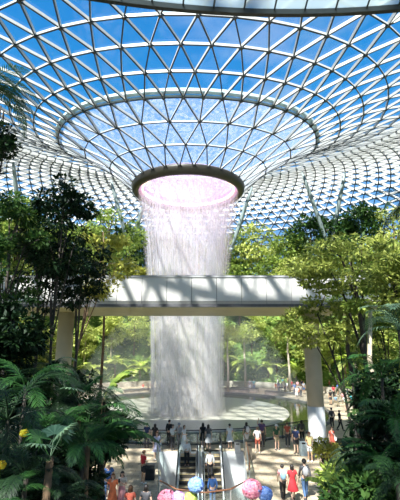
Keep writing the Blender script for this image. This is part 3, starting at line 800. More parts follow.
def joints(pose):
    J = dict(pel=(0, 0, .93), sp=(0, .005, 1.10), ch=(0, 0, 1.29), nb=(0, .01, 1.44), nk=(0, -.005, 1.50), hd=(0, -.02, 1.58), ht=(0, -.01, 1.655))
    for s, n in ((-1, 'L'), (1, 'R')):
        J['hip'+n] = (s*.09, 0, .88); J['kn'+n] = (s*.10, -.01, .49); J['an'+n] = (s*.10, .02, .09); J['to'+n] = (s*.115, -.12, .035)
        J['sh'+n] = (s*.17, .01, 1.395); J['el'+n] = (s*.235, .03, 1.12); J['wr'+n] = (s*.24, -.04, .88); J['ha'+n] = (s*.235, -.065, .80)
    if pose == 'walk':
        J['knL'] = (-.09, -.13, .50); J['anL'] = (-.09, -.20, .10); J['toL'] = (-.10, -.33, .07)
        J['knR'] = (.09, .02, .49); J['anR'] = (.09, .26, .15); J['toR'] = (.10, .15, .035)
        J['elL'] = (-.23, .12, 1.14); J['wrL'] = (-.22, .10, .90); J['haL'] = (-.215, .07, .82)
        J['elR'] = (.23, -.06, 1.13); J['wrR'] = (.21, -.20, .93); J['haR'] = (.20, -.25, .86)
    if pose == 'phone':
        for s, n in ((-1, 'L'), (1, 'R')):
            J['el'+n] = (s*.22, -.08, 1.15); J['wr'+n] = (s*.09, -.30, 1.30); J['ha'+n] = (s*.05, -.36, 1.36)
    if pose == 'hip':
        J['elR'] = (.30, .06, 1.16); J['wrR'] = (.17, -.06, 1.0); J['haR'] = (.13, -.11, .96)
        J['knR'] = (.13, -.04, .49); J['anR'] = (.15, .02, .09); J['toR'] = (.18, -.11, .035)
    if pose == 'hold':
        J['elL'] = (-.23, .0, 1.13); J['wrL'] = (-.10, -.22, 1.12); J['haL'] = (-.03, -.25, 1.13)
    if pose == 'raise':
        J['elR'] = (.30, -.12, 1.42); J['wrR'] = (.20, -.22, 1.62); J['haR'] = (.17, -.25, 1.70)
    if pose == 'sit':
        dz = -.46
        for k in ('pel', 'sp', 'ch', 'nb', 'nk', 'hd', 'ht'): J[k] = (J[k][0], J[k][1], J[k][2]+dz+.02)
        for s, n in ((-1, 'L'), (1, 'R')):
            J['hip'+n] = (s*.09, -.02, .48); J['kn'+n] = (s*.11, -.42, .50); J['an'+n] = (s*.11, -.40, .09); J['to'+n] = (s*.12, -.54, .035)
            J['sh'+n] = (s*.17, .01, .95); J['el'+n] = (s*.235, -.06, .70); J['wr'+n] = (s*.15, -.27, .60); J['ha'+n] = (s*.12, -.34, .58)
    return J
CACHE = {}
def lerp3(a, b, t): return tuple(a[i]+(b[i]-a[i])*t for i in range(3))
def bodymesh(pose):
    if ('body', pose) in CACHE: return CACHE[('body', pose)]
    J = joints(pose); order = ['pel', 'sp', 'ch', 'nb', 'nk', 'hd', 'ht']
    for n in 'LR': order += ['hip'+n, 'kn'+n, 'an'+n, 'to'+n, 'sh'+n, 'el'+n, 'wr'+n, 'ha'+n]
    Rr = dict(pel=(.14, .10), sp=(.115, .09), ch=(.14, .10), nb=(.07, .06), nk=.05, hd=(.078, .09), ht=(.062, .07))
    for n in 'LR': Rr.update({'hip'+n: .085, 'kn'+n: .055, 'an'+n: .036, 'to'+n: .032, 'sh'+n: .055, 'el'+n: .038, 'wr'+n: .026, 'ha'+n: (.036, .022)})
    ix = {k: i for i, k in enumerate(order)}
    E = [('pel', 'sp'), ('sp', 'ch'), ('ch', 'nb'), ('nb', 'nk'), ('nk', 'hd'), ('hd', 'ht')]
    for n in 'LR': E += [('pel', 'hip'+n), ('hip'+n, 'kn'+n), ('kn'+n, 'an'+n), ('an'+n, 'to'+n), ('ch', 'sh'+n), ('sh'+n, 'el'+n), ('el'+n, 'wr'+n), ('wr'+n, 'ha'+n)]
    me = skin_eval([J[k] for k in order], [(ix[a], ix[b]) for a, b in E], [Rr[k] for k in order])
    mb = MB(); mb.v = [tuple(v.co) for v in me.vertices]; mb.f = [tuple(p.vertices) for p in me.polygons]; mb.mi = [0]*len(mb.f)
    h = Vector(J['hd'])
    mb.ball(h+Vector((0, -.095, -.005)), (.014, .024, .026), 6, 4)
    for s in (-1, 1): mb.ball(h+Vector((s*.082, .005, .0)), (.012, .022, .032), 6, 4)
    for n, s in (('L', -1), ('R', 1)):
        w_ = Vector(J['wr'+n]); ha = Vector(J['ha'+n]); d = (ha-w_).normalized(); side = d.cross(Vector((0, -1, .2))).normalized(); pn = side.cross(d)
        for k, (o_, l) in enumerate(((-.027, .062), (-.009, .072), (.009, .068), (.026, .052))):
            p0 = ha+side*o_-d*.01; p1 = p0+d*l*.6+pn*.004; p2 = p0+d*l-pn*.016
            mb.tube([p0, p1, p2], [.009, .0085, .006], 5)
        q = ha-d*.045+side*.03*(-s); mb.tube([q, q+side*(-s)*.025+d*.02, q+side*(-s)*.03+d*.05], [.011, .010, .007], 5)
    r = bpy.data.meshes.new('body'); r.from_pydata(mb.v, [], mb.f); r.polygons.foreach_set('use_smooth', [True]*len(r.polygons))
    CACHE[('body', pose)] = r; return r
def cloth(kind, pose):
    if (kind, pose) in CACHE: return CACHE[(kind, pose)]
    J = joints(pose); g = .018
    if kind in ('shirt', 'jacket', 'vest'):
        V = [J['pel'], J['sp'], J['ch'], lerp3(J['ch'], J['nb'], .75)]; rr = [(.155, .118), (.135, .112), (.16, .122), (.085, .07)]; E = [(0, 1), (1, 2), (2, 3)]
        t = {'shirt': .62, 'jacket': 1.75, 'vest': .12}[kind]
        for n in 'LR':
            i = len(V); V.append(J['sh'+n]); rr.append(.075)
            V.append(lerp3(J['sh'+n], J['el'+n], min(1, t))); rr.append(.062); E += [(2, i), (i, i+1)]
            if t > 1: V.append(lerp3(J['el'+n], J['wr'+n], t-1+.15)); rr.append(.046); E.append((i+1, i+2))
        m = skin_eval(V, E, rr)
    elif kind in ('trousers', 'shorts'):
        V = [lerp3(J['pel'], J['sp'], .3)]; rr = [(.152, .115)]; E = []
        for n in 'LR':
            i = len(V); V.append(J['hip'+n]); rr.append(.108); E.append((0, i))
            if kind == 'shorts': V.append(lerp3(J['hip'+n], J['kn'+n], .85)); rr.append(.088); E.append((i, i+1))
            else: V += [J['kn'+n], J['an'+n]]; rr += [.078, .062]; E += [(i, i+1), (i+1, i+2)]
        m = skin_eval(V, E, rr)
    elif kind in ('skirt', 'long_skirt', 'dress', 'long_dress'):
        mb = MB(); sit = pose == 'sit'
        z1 = .52 if 'long' not in kind else .14
        if sit:
            mb.tube([(0, .05, .47), (0, -.2, .50), (0, -.42, .50), (0, -.44, .30)], [.16, .18, .19, .2], 14)
        else:
            K = 20; prof = [(.13, .10, 1.10), (.155, .12, .98), (.19, .155, .85), (.23, .2, (.85+z1)/2), (.27, .24, z1)]
            vs_ = [(a*cos(2*pi*j/K)*(1+.05*(j % 2)*(i > 2)), b_*sin(2*pi*j/K)*(1+.05*(j % 2)*(i > 2)), z) for i, (a, b_, z) in enumerate(prof) for j in range(K)]
            mb.add(vs_, [(i*K+j, i*K+(j+1) % K, (i+1)*K+(j+1) % K, (i+1)*K+j) for i in range(len(prof)-1) for j in range(K)])
        if 'dress' in kind:
            sm = cloth('shirt', pose); o = len(mb.v); mb.v += [tuple(v.co) for v in sm.vertices]; mb.f += [tuple(i+o for i in p.vertices) for p in sm.polygons]; mb.mi += [0]*len(sm.polygons)
        m = bpy.data.meshes.new(kind); m.from_pydata(mb.v, [], mb.f); m.polygons.foreach_set('use_smooth', [True]*len(m.polygons))
    elif kind == 'shoes':
        mb = MB()
        for n in 'LR':
            a = Vector(J['an'+n]); t = Vector(J['to'+n]); c = (a+t)/2; mb.ball((c.x, c.y, max(.045, c.z-.01)), (.052, .13, .05), 10, 6)
        m = bpy.data.meshes.new(kind); m.from_pydata(mb.v, [], mb.f); m.polygons.foreach_set('use_smooth', [True]*len(m.polygons))
    elif kind in ('short_hair', 'long_hair'):
        mb = MB(); h = Vector(J['hd']); n = 14; vs_ = []; rows = 7
        for i in range(rows+1):
            for j in range(n):
                b_ = 2*pi*j/n; back = max(0, sin(b_)); low = (-.55*back-.0 if kind == 'short_hair' else -.75*max(0, sin(b_)+.45)/1.2) if sin(b_) > -.35 else .35
                a = pi/2-(pi/2-low)*i/rows; vs_.append(h+Vector((.096*cos(a)*cos(b_), .012+.108*cos(a)*sin(b_), .02+.108*sin(a))))
        if kind == 'long_hair':
            for j in range(n):
                b_ = 2*pi*j/n; v = vs_[rows*n+j]; s_ = max(0, sin(b_)+.25)
                vs_.append(h+Vector((.105*cos(b_), .02+.10*sin(b_) if s_ > 0 else v.y-h.y, (v.z-h.z)-.28*min(1, s_*1.4))))
            rows += 1
        mb.add(vs_, [(i*n+j, (i+1)*n+j, (i+1)*n+(j+1) % n, i*n+(j+1) % n) for i in range(rows) for j in range(n)])
        m = bpy.data.meshes.new(kind); m.from_pydata(mb.v, [], mb.f); m.polygons.foreach_set('use_smooth', [True]*len(m.polygons))
    elif kind in ('hat', 'cap'):
        mb = MB(); h = Vector(J['hd']); rb = .19 if kind == 'hat' else .115
        mb.lathe(h, [(.01, .155), (.075, .145), (.105, .06), (rb, .045), (rb, .035), (.10, .04)], 20)
        if kind == 'cap': mb.box(h+Vector((0, -.14, .045)), (.14, .12, .012))
        m = bpy.data.meshes.new(kind); m.from_pydata(mb.v, [], mb.f)
    elif kind == 'backpack':
        mb = MB(); c = Vector(J['ch'])
        mb.ball(c+Vector((0, .20, -.06)), (.15, .10, .22), 12, 8)
        for s in (-1, 1): mb.tube([c+Vector((s*.1, .14, -.16)), c+Vector((s*.12, -.09, -.02)), c+Vector((s*.11, -.06, .12)), c+Vector((s*.09, .12, .12))], .017, 5)
        m = bpy.data.meshes.new(kind); m.from_pydata(mb.v, [], mb.f); m.polygons.foreach_set('use_smooth', [True]*len(m.polygons))
    elif kind == 'bag':
        mb = MB(); c = Vector(J['pel'])
        mb.box(c+Vector((.22, -.02, -.02)), (.09, .26, .22)); ch = Vector(J['ch'])
        mb.tube([c+Vector((.2, -.1, .1)), ch+Vector((-.02, -.14, 0)), ch+Vector((-.13, .0, .14)), ch+Vector((0, .14, 0)), c+Vector((.2, .1, .1))], .012, 5)
        m = bpy.data.meshes.new(kind); m.from_pydata(mb.v, [], mb.f)
    elif kind == 'phone':
        mb = MB(); a = (Vector(J['haL'])+Vector(J['haR']))/2; mb.box(a+Vector((0, -.04, .05)), (.075, .01, .15)); m = bpy.data.meshes.new(kind); m.from_pydata(mb.v, [], mb.f)
    CACHE[(kind, pose)] = m; return m
def wear(name, kind, pose, m, parent):
    me = cloth(kind, pose).copy(); me.name = name; me.materials.clear(); me.materials.append(m); return link(name, me, parent)
BODYM = {}
def person(loc, face, label, pose='stand', top=('shirt', 'white'), low=('trousers', 'navy'), hair='k', lh=False, sk='a', h=1.68, extra=(), group=None, far=False):
    """face: heading in degrees, 0 looks at the viewer, 180 looks away"""
    o = empty('person', loc, R(face), label, 'person', group); k = h/1.73; o.scale = (k, k, k)
    if (pose, sk) not in BODYM:
        me = bodymesh(pose).copy(); me.materials.append(SKIN[sk]); BODYM[(pose, sk)] = me
    link('body', BODYM[(pose, sk)], o)
    if top: wear(top[0], top[0], pose, CL[top[1]], o)
    if low: wear(low[0], low[0], pose, CL[low[1]], o)
    wear('hair', 'long_hair' if lh else 'short_hair', pose, HAIR[hair], o)
    wear('shoes', 'shoes', pose, CL['dgrey' if far or hair == 'k' else 'white'], o)
    if not far:
        h_ = Vector(joints(pose)['hd'])
        for s in (-1, 1):
            b = MB(); b.ball(h_+Vector((s*.03, -.086, .012)), (.011, .008, .007), 6, 4); b.build('eye', M['eye'], o)
        b = MB(); b.ball(h_+Vector((0, -.086, -.045)), (.022, .008, .007), 6, 4); b.build('mouth', M['lips'], o)
    for (kind, c) in extra: wear(kind, kind, pose, CL[c], o)
    return o
P = person; G = ground
P(G(146.5, 448), 170, 'person in a navy shirt at the pool railing, leftmost of that group', 'stand', ('shirt', 'navy'), ('trousers', 'dgrey'))
P(G(154.5, 449), 165, 'person with long dark hair and black dress at the pool railing beside the navy shirt', 'hold', None, ('dress', 'black'), lh=True)
P(G(156.5, 460), 20, 'person in a pale lilac dress standing by the left end of the escalator railing', 'stand', None, ('dress', 'lilac'), 'n', True, extra=(('bag', 'white'),))
P(G(169, 446), 150, 'person all in black standing taller at the pool railing above the left escalator', 'stand', ('jacket', 'black'), ('trousers', 'black'), h=1.8)
P(G(172.5, 450), 40, 'person in a white shirt turned sideways next to the one all in black', 'phone', ('jacket', 'white'), ('trousers', 'dgrey'), extra=(('phone', 'black'),))
P(G(179, 448), -20, 'person in pale grey clothes and grey cap facing the woman in white', 'stand', ('jacket', 'grey'), ('trousers', 'grey'), 'g', extra=(('cap', 'grey'),))
P(G(184, 451), 60, 'person with brown hair in a long white dress at the pool railing', 'hold', None, ('long_dress', 'white'), 'n', True)
P(G(203, 448), 175, 'person with long hair in a black dress facing the waterfall, left of a pair', 'stand', None, ('dress', 'black'), lh=True)
P(G(208.5, 450), 185, 'person in dark top and grey patterned skirt facing the waterfall, right of a pair', 'stand', ('shirt', 'dgrey'), ('skirt', 'grey'), lh=True)
P(Vector((-.84, 27.85, -.43)), 5, 'person in white top and black trousers with a pale hat riding the left escalator', 'hold', ('jacket', 'white'), ('trousers', 'black'), 'k', extra=(('hat', 'cream'),), h=1.62)
P(Vector((.62, 27.0, -.92)), 180, 'person in a white shirt seen from behind on the right escalator, upper of two', 'stand', ('jacket', 'white'), ('trousers', 'black'), h=1.7)
P(Vector((.72, 25.4, -1.85)), 180, 'person in blue denim seen from behind on the right escalator, lower of two', 'stand', ('jacket', 'blue'), ('trousers', 'denim'), h=1.78)
P(G(230, 449), 190, 'person with black hair in a white patterned dress by the pool right of the escalators', 'hold', None, ('dress', 'white'), 'k')
P(G(247, 447), 200, 'person with a white bag on the back walking behind the brown bin', 'walk', ('shirt', 'dgrey'), ('trousers', 'white'), lh=True, extra=(('backpack', 'white'),))
P(G(258, 453), 170, 'person in a white t-shirt and dark shorts left of the green shirt', 'hip', ('shirt', 'white'), ('shorts', 'brick'), 'n')
P(G(262.5, 447), 180, 'tall person in a dark purple shirt at the pool railing', 'raise', ('shirt', 'purple'), ('trousers', 'dgrey'), h=1.85)
P(G(277, 450), 25, 'person in a dark green t-shirt, khaki shorts and white cap', 'hip', ('shirt', 'green'), ('shorts', 'khaki'), extra=(('cap', 'white'),))
P(G(288, 447), 170, 'person in a brick-red shirt at the pool railing right of the green shirt', 'stand', ('shirt', 'brick'), ('trousers', 'dgrey'), 'n')
P(G(296.5, 454), 180, 'person in navy shirt and shorts with a dark backpack seen from behind', 'stand', ('shirt', 'navy'), ('shorts', 'black'), extra=(('backpack', 'navy'),), h=1.75)
P(G(302.5, 444), 150, 'person in a dark grey hoodie by the pool just left of the thick column', 'stand', ('jacket', 'dgrey'), ('trousers', 'black'), lh=True)
P(G(310.5, 462), -30, 'person in a pale yellow shirt and white shorts in front of the thick column', 'hold', ('shirt', 'yellow'), ('shorts', 'white'), 'r', sk='b', h=1.78)
P(G(333, 453), 20, 'person in a red dress with a white bag just right of the thick column', 'stand', None, ('dress', 'brick'), 'n', True, extra=(('bag', 'white'),))
P(G(283.5, 501), 180, 'person in a pale pink shirt with a blue backpack, left of three walking away', 'walk', ('shirt', 'pink'), ('trousers', 'black'), extra=(('backpack', 'sky'),), h=1.62)
P(G(293.5, 502), 180, 'person in a knee-length red dress, middle of three walking away', 'walk', None, ('dress', 'red'), lh=True, h=1.64)
P(G(306, 499), 180, 'person in dark jacket and cap with grey backpack, right of three walking away', 'walk', ('jacket', 'dgrey'), ('trousers', 'denim'), extra=(('cap', 'black'), ('backpack', 'grey')), h=1.76)
P(G(325, 483), 60, 'person in black top walking beside the lime shrub', 'walk', ('shirt', 'black'), ('shorts', 'black'))
P(G(336, 484), 160, 'person in white top and blue jeans half hidden behind the lime shrub', 'stand', ('shirt', 'grey'), ('trousers', 'denim'))
P(G(340.5, 431), 90, 'person all in black walking beyond the thick column', 'walk', ('jacket', 'black'), ('trousers', 'black'))
P(G(332.5, 428), 180, 'person in dark clothes standing just beyond the thick column', 'stand', ('jacket', 'dgrey'), ('trousers', 'black'))
P(G(107, 503), 30, 'person in a bright blue shirt and straw hat at the lower left', 'hip', ('shirt', 'blue'), ('trousers', 'denim'), extra=(('hat', 'straw'),), h=1.78)
P(G(111.5, 515), 10, 'person in an orange-red patterned dress in front of the blue shirt', 'stand', None, ('long_dress', 'orange'), 'r', True)
P(G(121, 512), -10, 'person with dark hair in a pink dress and white top at the lower left', 'phone', ('shirt', 'cream'), ('long_skirt', 'pink'), 'k', True, extra=(('phone', 'black'),))
P(G(98.5, 514), 150, 'person with long dark hair in pale clothes left of the orange-red dress', 'stand', ('shirt', 'cream'), ('trousers', 'grey'), lh=True)
P(G(92, 508), 180, 'person in a white shirt at the far lower left edge of the paving', 'stand', ('shirt', 'white'), ('trousers', 'denim'))
P(G(129, 531), 180, 'person with dark brown hair whose head shows at the bottom edge, left of two', 'stand', ('shirt', 'brick'), ('trousers', 'dgrey'), 'n', True)
P(G(145, 530), 180, 'person with black hair whose head shows at the bottom edge, right of two', 'stand', ('shirt', 'dgrey'), ('trousers', 'dgrey'), 'k', True)
P(G(143, 484), 130, 'person in a red shirt beside the squat black bin', 'hold', ('shirt', 'red'), ('shorts', 'black'), 'n', sk='b')
# far side of the pool and the plaza at the right
rnd = random.Random(31)
cols = ['white', 'teal', 'brick', 'sky', 'pink', 'navy', 'cream', 'black', 'blue', 'orange', 'grey', 'white', 'red', 'cream']
def crowd(spots, where, sitp, group):
    for k, (x, y) in enumerate(sorted(spots)):
        sit = rnd.random() < sitp; c1 = cols[(k*5+len(group)) % len(cols)]; c2 = rnd.choice(['dgrey', 'denim', 'khaki', 'black', 'white', 'navy'])
        low = rnd.choice(['trousers', 'shorts']); p = G(x, y)
        lab = 'person in %s shirt and %s %s %s, %s from left' % ({'dgrey': 'dark grey', 'sky': 'light blue'}.get(c1, c1), {'dgrey': 'dark grey'}.get(c2, c2), low, where, 'first' if k == 0 else ORD[k])
        P(p, rnd.choice([0, 20, -30, 180, 200, 90]), lab, 'sit' if sit else rnd.choice(['stand', 'hip', 'hold', 'walk']), ('shirt', c1), (low, c2), rnd.choice('kkn'), rnd.random() < .45, rnd.choice('abb'), rnd.uniform(1.55, 1.78), group=group, far=True)
crowd([(276, 391), (279, 393), (282, 391), (285, 393), (287, 390), (290, 393), (292, 391), (295, 395), (298, 392), (301, 397), (304, 394), (283, 388), (297, 400), (299, 396), (302, 391), (278, 389), (288, 388), (293, 388)], 'in crowd across pool', .4, 'crowd seated across the pool at right')
crowd([(330, 392), (334, 398), (338, 395), (343, 402), (348, 398), (352, 404), (336, 406), (346, 412), (357, 410), (362, 404), (331, 405), (341, 392), (350, 392), (326, 387), (345, 388)], 'right of thick column', .3, 'people on the plaza right of the column')
crowd([(143, 391), (148, 392), (152, 394), (157, 391), (162, 393)], 'across pool at left', .1, 'people across the pool at left')
crowd([(178, 390), (185, 392), (190, 390)], 'seen through waterfall', 0, 'people seen through the waterfall')
crowd([(250, 391), (254, 391)], 'by curved bench', 0, 'pair by the curved bench')

# ---------------------------------------------------------------- foreground banks and plants
b = MB(); b.box((-7.4, 6.5, 1.4), (11.4, 10.4, 3.1)); tag(b.build('planting_bank', M['soil']), 'raised planting bank at the lower left', 'bank', kind='structure')
b = MB(); b.box((8.6, 6.5, 1.4), (11.4, 10.4, 3.1)); tag(b.build('planting_bank', M['soil']), 'raised planting bank at the lower right', 'bank', kind='structure')
b = MB(); b.box((-13.5, 24, .15), (14, 22, .3)); tag(b.build('planting_bed', M['soil']), 'low planting bed at the left edge of the plaza', 'bed', kind='structure')
b = MB(); b.box((15.2, 23, .15), (13, 18, .3)); tag(b.build('planting_bed', M['soil']), 'low planting bed at the right edge of the plaza', 'bed', kind='structure')
def base(p, z): return (p.x, p.y, z)
def palm_at(x, y, Y, key, nf, s, seed, label, z0=2.9, **kw):
    p = px(x, y, Y); return palm(base(p, z0), key, nf, s, seed, label, h=max(.1, p.z-z0), **kw)
def tree_at(x, y, Y, wpx, hpx, label, lm, bark='bark_dark', z0=.3, seed=0, clumps=40, per=70, cr=.35, ls=.16, flat=.5, limbs=10, lean=(0, 0), tr=.07, name='tree', cat='tree', group=None, aspect=.5):
    """crown centre seen at x, y with half-width and half-height wpx, hpx"""
    p = px(x, y, Y); k = Y/400; rx, rz = wpx*k, hpx*k
    t = empty(name, (p.x-lean[0], p.y-lean[1], z0), 0, label, cat, group)
    cm, cs = crown_mesh('foliage', seed, rx, rz, clumps, per, cr, ls, M[lm], flat, aspect)
    H = p.z-z0
    link('trunk', trunk_mesh('trunk', H+rz*.3, tr, cs, H, M[bark], seed, limbs, lean), t)
    f = link('foliage', cm, t); f.location = (lean[0], lean[1], H)
    return t
# left side
tree_at(62, 232, 14, 30, 60, 'slender dark shaded tree with a tall ragged crown, left of the waterfall', 'leaf_dark_shaded', seed=101, clumps=34, per=170, cr=.42, ls=.17, flat=.6, tr=.06)
tree_at(44, 258, 15.5, 28, 52, 'second dark shaded tree just behind the slender ragged one at left', 'leaf_dark_shaded', seed=102, clumps=28, per=160, cr=.5, ls=.18, tr=.08)
tree_at(82, 270, 16, 24, 36, 'small dark tree in front of the left end of the bridge', 'leaf_dark_shaded', seed=103, clumps=22, per=150, cr=.45, ls=.17, tr=.06)
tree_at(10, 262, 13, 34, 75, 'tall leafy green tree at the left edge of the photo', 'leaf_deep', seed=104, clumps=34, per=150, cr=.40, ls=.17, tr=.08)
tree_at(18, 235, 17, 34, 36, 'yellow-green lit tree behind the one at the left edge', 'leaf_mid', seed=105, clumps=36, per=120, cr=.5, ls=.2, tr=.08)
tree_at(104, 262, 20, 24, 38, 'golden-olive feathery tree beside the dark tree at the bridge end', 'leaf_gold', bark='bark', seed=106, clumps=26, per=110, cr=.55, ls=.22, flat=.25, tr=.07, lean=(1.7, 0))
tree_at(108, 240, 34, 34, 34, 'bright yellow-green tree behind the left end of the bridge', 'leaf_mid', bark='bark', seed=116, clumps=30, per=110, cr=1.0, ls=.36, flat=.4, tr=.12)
tree_at(12, 330, 12, 30, 30, 'dense dark shrub-like tree below the left trees', 'leaf_dark_shaded', seed=107, clumps=44, per=130, cr=.35, ls=.17)
tree_at(0, 150, 7, 15, 30, 'dark branch-end tree poking in at the upper left edge', 'leaf_dark_shaded', seed=108, clumps=16, per=110, cr=.16, ls=.10, z0=2.9, tr=.04)
palm_at(-14, 84, 6, 'palm', 11, .40, 201, 'feathery palm drooping in at the top left corner', tilt=(-35, 15), tr=.05, az=(-150, -30))
specs = [(26, 388, 10, 'palm', 12, .60, 'broad feather palm highest in the left thicket'),
 (66, 398, 11, 'dark', 12, .62, 'dark feather palm in the left thicket below the slender tree'),
 (8, 420, 8, 'dark', 12, .62, 'dark palm at the left edge beside the yellow flowers'),
 (52, 436, 8.5, 'palm', 13, .46, 'feather palm at the middle of the left thicket'),
 (88, 424, 10, 'palm', 14, .66, 'green palm at the right edge of the left thicket'),
 (84, 446, 8.5, 'palm', 12, .42, 'feather palm hanging over the paving at the lower left'),
 (26, 478, 6.5, 'dark', 12, .36, 'dark palm at the bottom left'),
 (58, 498, 7, 'dark', 11, .34, 'dark palm at the bottom between the lower left palms'),
 (0, 500, 6, 'palm', 10, .34, 'palm in the bottom left corner'),
 (104, 402, 11.5, 'silver', 9, .46, 'grey-green palm with stiff leaflets beside the pool edge at left'),
 (14, 345, 12.5, 'deep', 11, .6, 'green palm under the tree at the left edge'),
 (52, 366, 13, 'silver', 9, .5, 'pale grey-green palm in front of the left column')]
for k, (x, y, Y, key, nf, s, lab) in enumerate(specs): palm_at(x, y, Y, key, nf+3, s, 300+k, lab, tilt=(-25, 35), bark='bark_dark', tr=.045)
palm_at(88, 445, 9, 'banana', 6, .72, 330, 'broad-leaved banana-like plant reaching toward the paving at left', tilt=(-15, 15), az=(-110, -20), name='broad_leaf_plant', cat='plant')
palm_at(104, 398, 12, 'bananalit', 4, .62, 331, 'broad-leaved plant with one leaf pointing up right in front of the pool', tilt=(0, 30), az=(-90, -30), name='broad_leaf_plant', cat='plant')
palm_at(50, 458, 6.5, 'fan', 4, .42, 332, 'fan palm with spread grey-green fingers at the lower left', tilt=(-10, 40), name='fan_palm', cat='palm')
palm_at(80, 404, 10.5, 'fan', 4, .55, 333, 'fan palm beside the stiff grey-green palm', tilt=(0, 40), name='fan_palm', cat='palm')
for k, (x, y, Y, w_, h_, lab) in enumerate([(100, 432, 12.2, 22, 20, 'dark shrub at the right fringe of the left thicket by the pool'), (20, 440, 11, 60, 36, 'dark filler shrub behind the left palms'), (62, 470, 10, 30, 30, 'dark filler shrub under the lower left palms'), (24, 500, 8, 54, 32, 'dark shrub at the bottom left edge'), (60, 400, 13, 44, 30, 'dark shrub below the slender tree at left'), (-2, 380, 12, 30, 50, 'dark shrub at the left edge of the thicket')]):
    tree_at(x, y, Y, w_, h_, lab, 'leaf_dark_shaded', seed=140+k, clumps=40, per=110, cr=.32, ls=.17, z0=2.9 if Y < 11.5 else .3, name='shrub', cat='shrub')
# right side
tree_at(352, 266, 16, 58, 28, 'spreading tree with flat layers of light green leaves, over the right end of the bridge', 'leaf_olive', bark='bark_dark', seed=120, clumps=38, per=150, cr=.62, ls=.20, flat=.12, limbs=6, tr=.13, lean=(-.5, 0))
tree_at(318, 322, 17, 30, 24, 'lower light-green branches of a second layered tree beside the right column', 'leaf_olive', bark='bark_dark', seed=121, clumps=22, per=140, cr=.55, ls=.20, flat=.14, limbs=4, tr=.07, lean=(-1.3, 0))
tree_at(396, 282, 12, 20, 34, 'green tree at the right edge of the photo beside the layered tree', 'leaf_olive', seed=122, clumps=34, per=130, cr=.35, ls=.16)
tree_at(384, 345, 20, 30, 30, 'light green tree between the layered tree and the right edge', 'leaf_mid', seed=123, clumps=30, per=120, cr=.6, ls=.24)
tree_at(386, 398, 13, 24, 26, 'dark shrub behind the right palms', 'leaf_dark_shaded', seed=124, clumps=34, per=120, cr=.4, ls=.18, name='shrub', cat='shrub')
tree_at(392, 455, 9.5, 36, 38, 'dark shrub among the lower right palms', 'leaf_dark_shaded', seed=125, clumps=44, per=130, cr=.34, ls=.16, z0=2.9, name='shrub', cat='shrub')
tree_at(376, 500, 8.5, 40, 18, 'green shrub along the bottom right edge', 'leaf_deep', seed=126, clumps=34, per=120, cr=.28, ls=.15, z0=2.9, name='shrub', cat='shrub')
tree_at(344, 484, 13, 16, 16, 'lime-green shrub beside the three walkers', 'leaf_mid', seed=127, clumps=26, per=110, cr=.32, ls=.2, name='shrub', cat='shrub')
tree_at(327, 449, 20, 12, 6, 'small yellow-green shrub at the foot of the column', 'leaf_gold', seed=128, clumps=12, per=90, cr=.32, ls=.18, name='shrub', cat='shrub')
rsp = [(382, 378, 11, 'palm', 12, .58, 'feather palm highest in the right thicket'),
 (396, 420, 9, 'palm', 12, .48, 'feather palm at the right edge of the thicket'),
 (372, 425, 11, 'deep', 10, .42, 'green palm nearest the column in the right thicket'),
 (380, 462, 8.5, 'palm', 12, .40, 'feather palm in the lower right thicket'),
 (398, 480, 7.5, 'dark', 12, .36, 'dark palm at the lower right edge'),
 (358, 478, 10.5, 'palm', 10, .34, 'palm behind the lime shrub'),
 (400, 330, 9.5, 'silver', 9, .62, 'grey-green palm reaching in at the right edge below the bridge'),
 (412, 205, 9, 'dark', 9, .42, 'dark palm tip at the right edge above the forest'),
 (352, 362, 17, 'palm', 8, .5, 'teal-green palm between the two dark trunks at right')]
for k, (x, y, Y, key, nf, s, lab) in enumerate(rsp): palm_at(x, y, Y, key, nf, s, 400+k, lab, tilt=(-25, 35), bark='bark_dark', tr=.05, z0=2.9 if Y < 11.5 else .3)
palm_at(362, 455, 11, 'silver', 5, .45, 421, 'pale grey palm fronds hanging over the lime shrub', tilt=(-25, 0), az=(60, 120))
palm_at(330, 490, 10, 'bananalit', 6, .34, 422, 'small broad-leaved lime plant at the bottom right', tilt=(-5, 30), name='broad_leaf_plant', cat='plant')
for k, (x, y0, y1, Y, r, m, lab) in enumerate([(366, 300, 470, 15, .10, 'bark_pale', 'pale pinkish palm trunk in the right thicket'), (354, 330, 440, 22, .10, 'bark_pale', 'slim pale trunk right of the column'), (345, 300, 420, 19, .11, 'bark_dark', 'dark bare trunk beside the layered tree')]):
    p = px(x, y0, Y); t = empty('tree', (p.x, p.y, .3), 0, lab, 'tree'); b = MB(); H = p.z-.3
    b.tube([(0, 0, 0), (.03*H, 0, H*.4), (0, .02*H, H*.75), (.02*H, 0, H)], [r*1.2, r, r*.9, r*.7], 8); b.build('trunk', M[m], t, True)
    cm, cs = crown_mesh('foliage', 500+k, .8, .5, 12, 80, .4, .2, M['leaf_mid'], .4); f = link('foliage', cm, t); f.location = (.02*H, 0, H)
# thin pale trunks on the terrace edge
for k, (x, y, Y) in enumerate([(228, 392, 61.5), (290, 396, 60), (245, 385, 65.5), (208, 386, 65.8), (322, 398, 58), (165, 388, 65)]):
    p = px(x, y, Y); t = empty('tree', (p.x, p.y, 0), 0, ['slim pale-trunked tree right of the waterfall behind the pool', 'slim pale-trunked tree beside the crowd across the pool', 'slim pale-trunked tree by the short bench', 'slim pale-trunked tree at the right fringe of the falling water', 'slim pale-trunked tree just left of the thick column', 'slim pale-trunked tree at the left fringe of the falling water'][k], 'tree')
    b = MB(); H = 8.5; b.tube([(0, 0, 0), (.1, 0, 3), (0, .1, 6), (.1, 0, H)], [.2, .16, .14, .08], 8); b.build('trunk', M['bark_pale'], t, True)
    cm, cs = crown_mesh('foliage', 520+k, 1.7, 1.3, 16, 60, .7, .5, M['leaf_far'], .5); f = link('foliage', cm, t); f.location = (.1, 0, H)

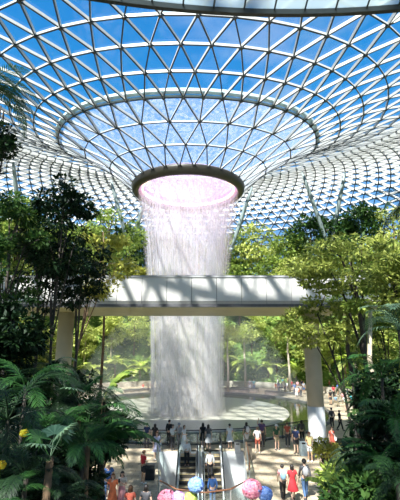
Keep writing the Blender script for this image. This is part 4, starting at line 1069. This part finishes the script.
# ---------------------------------------------------------------- flowers close to the viewer
M['fl_pink'] = leafmat('pink_petals', (.85, .18, .32), (.95, .55, .62), .2); M['fl_lilac'] = leafmat('lilac_petals', (.62, .36, .72), (.80, .62, .85), .2)
M['fl_blue'] = leafmat('blue_petals', (.16, .32, .75), (.40, .55, .90), .2); M['fl_lime'] = leafmat('lime_petals', (.45, .55, .10), (.65, .70, .2), .2)
M['fl_yellow'] = leafmat('yellow_petals', (.95, .65, .02), (1, .85, .10), .3)
b = MB(); b.box((0, 4.6, EYE-2.75), (2.6, .5, .45)); pl_ = b.build('planter_box', M['brown_metal']); tag(pl_, 'planter trough holding the flowers under the viewer', 'planter')
def hydrangea(x, y, rp, m, label, Y=4.7, zb=EYE-2.52, nm='hydrangea', n=150, pet=.034):
    p = px(x, y, Y); t = empty(nm, (p.x, p.y, zb), 0, label, 'flower'); H = p.z-zb; r = rp*Y/400; rnd = random.Random(int(x)); mb = MB()
    for k in range(n):
        v = Vector((rnd.gauss(0, 1), rnd.gauss(0, 1), rnd.gauss(0, 1))).normalized()
        c = Vector((v.x*r, v.y*r, H+v.z*r*.85)); s = v.orthogonal().normalized(); u = v.cross(s)
        for q in range(4):
            a = q*pi/2; leaf_quad(mb, c, (s*cos(a)+u*sin(a)+v*.3).normalized(), v, pet, pet*.9)
    mb.build('flower_head', M[m], t)
    b = MB(); b.tube([(0, 0, 0), (.01, 0, H*.5), (0, 0, H)], .007, 6); b.build('stem', M['leaf_deep'], t)
    for k in range(4):
        b = MB(); a = k*1.6; d = Vector((cos(a), sin(a), .25)).normalized(); leaf_quad(b, Vector((0, 0, H*.45+.03*k)), d, Vector((0, 0, 1)), .14, .09); b.build('leaf', M['leaf_deep'], t)
hydrangea(167, 499, 8, 'fl_pink', 'pink flower ball at the bottom edge left of the escalators')
hydrangea(178, 500, 7, 'fl_lilac', 'lilac flower ball touching the pink one at the bottom edge')
hydrangea(196, 485, 6.5, 'fl_blue', 'blue flower ball standing in front of the escalators')
hydrangea(190, 500, 6, 'fl_lime', 'lime-green flower ball at the bottom edge below the blue one')
hydrangea(252, 489, 8.5, 'fl_pink', 'large pink flower ball right of the escalators')
hydrangea(265, 494, 6, 'fl_blue', 'pale blue flower ball right of the large pink one')
hydrangea(24, 433, 2.6, 'fl_yellow', 'small yellow flower glowing in the left thicket', 7, 2.95, 'yellow_flower', 34, .05)
hydrangea(1, 465, 3.2, 'fl_yellow', 'yellow flower at the left edge low in the thicket', 6.5, 2.95, 'yellow_flower', 34, .05)
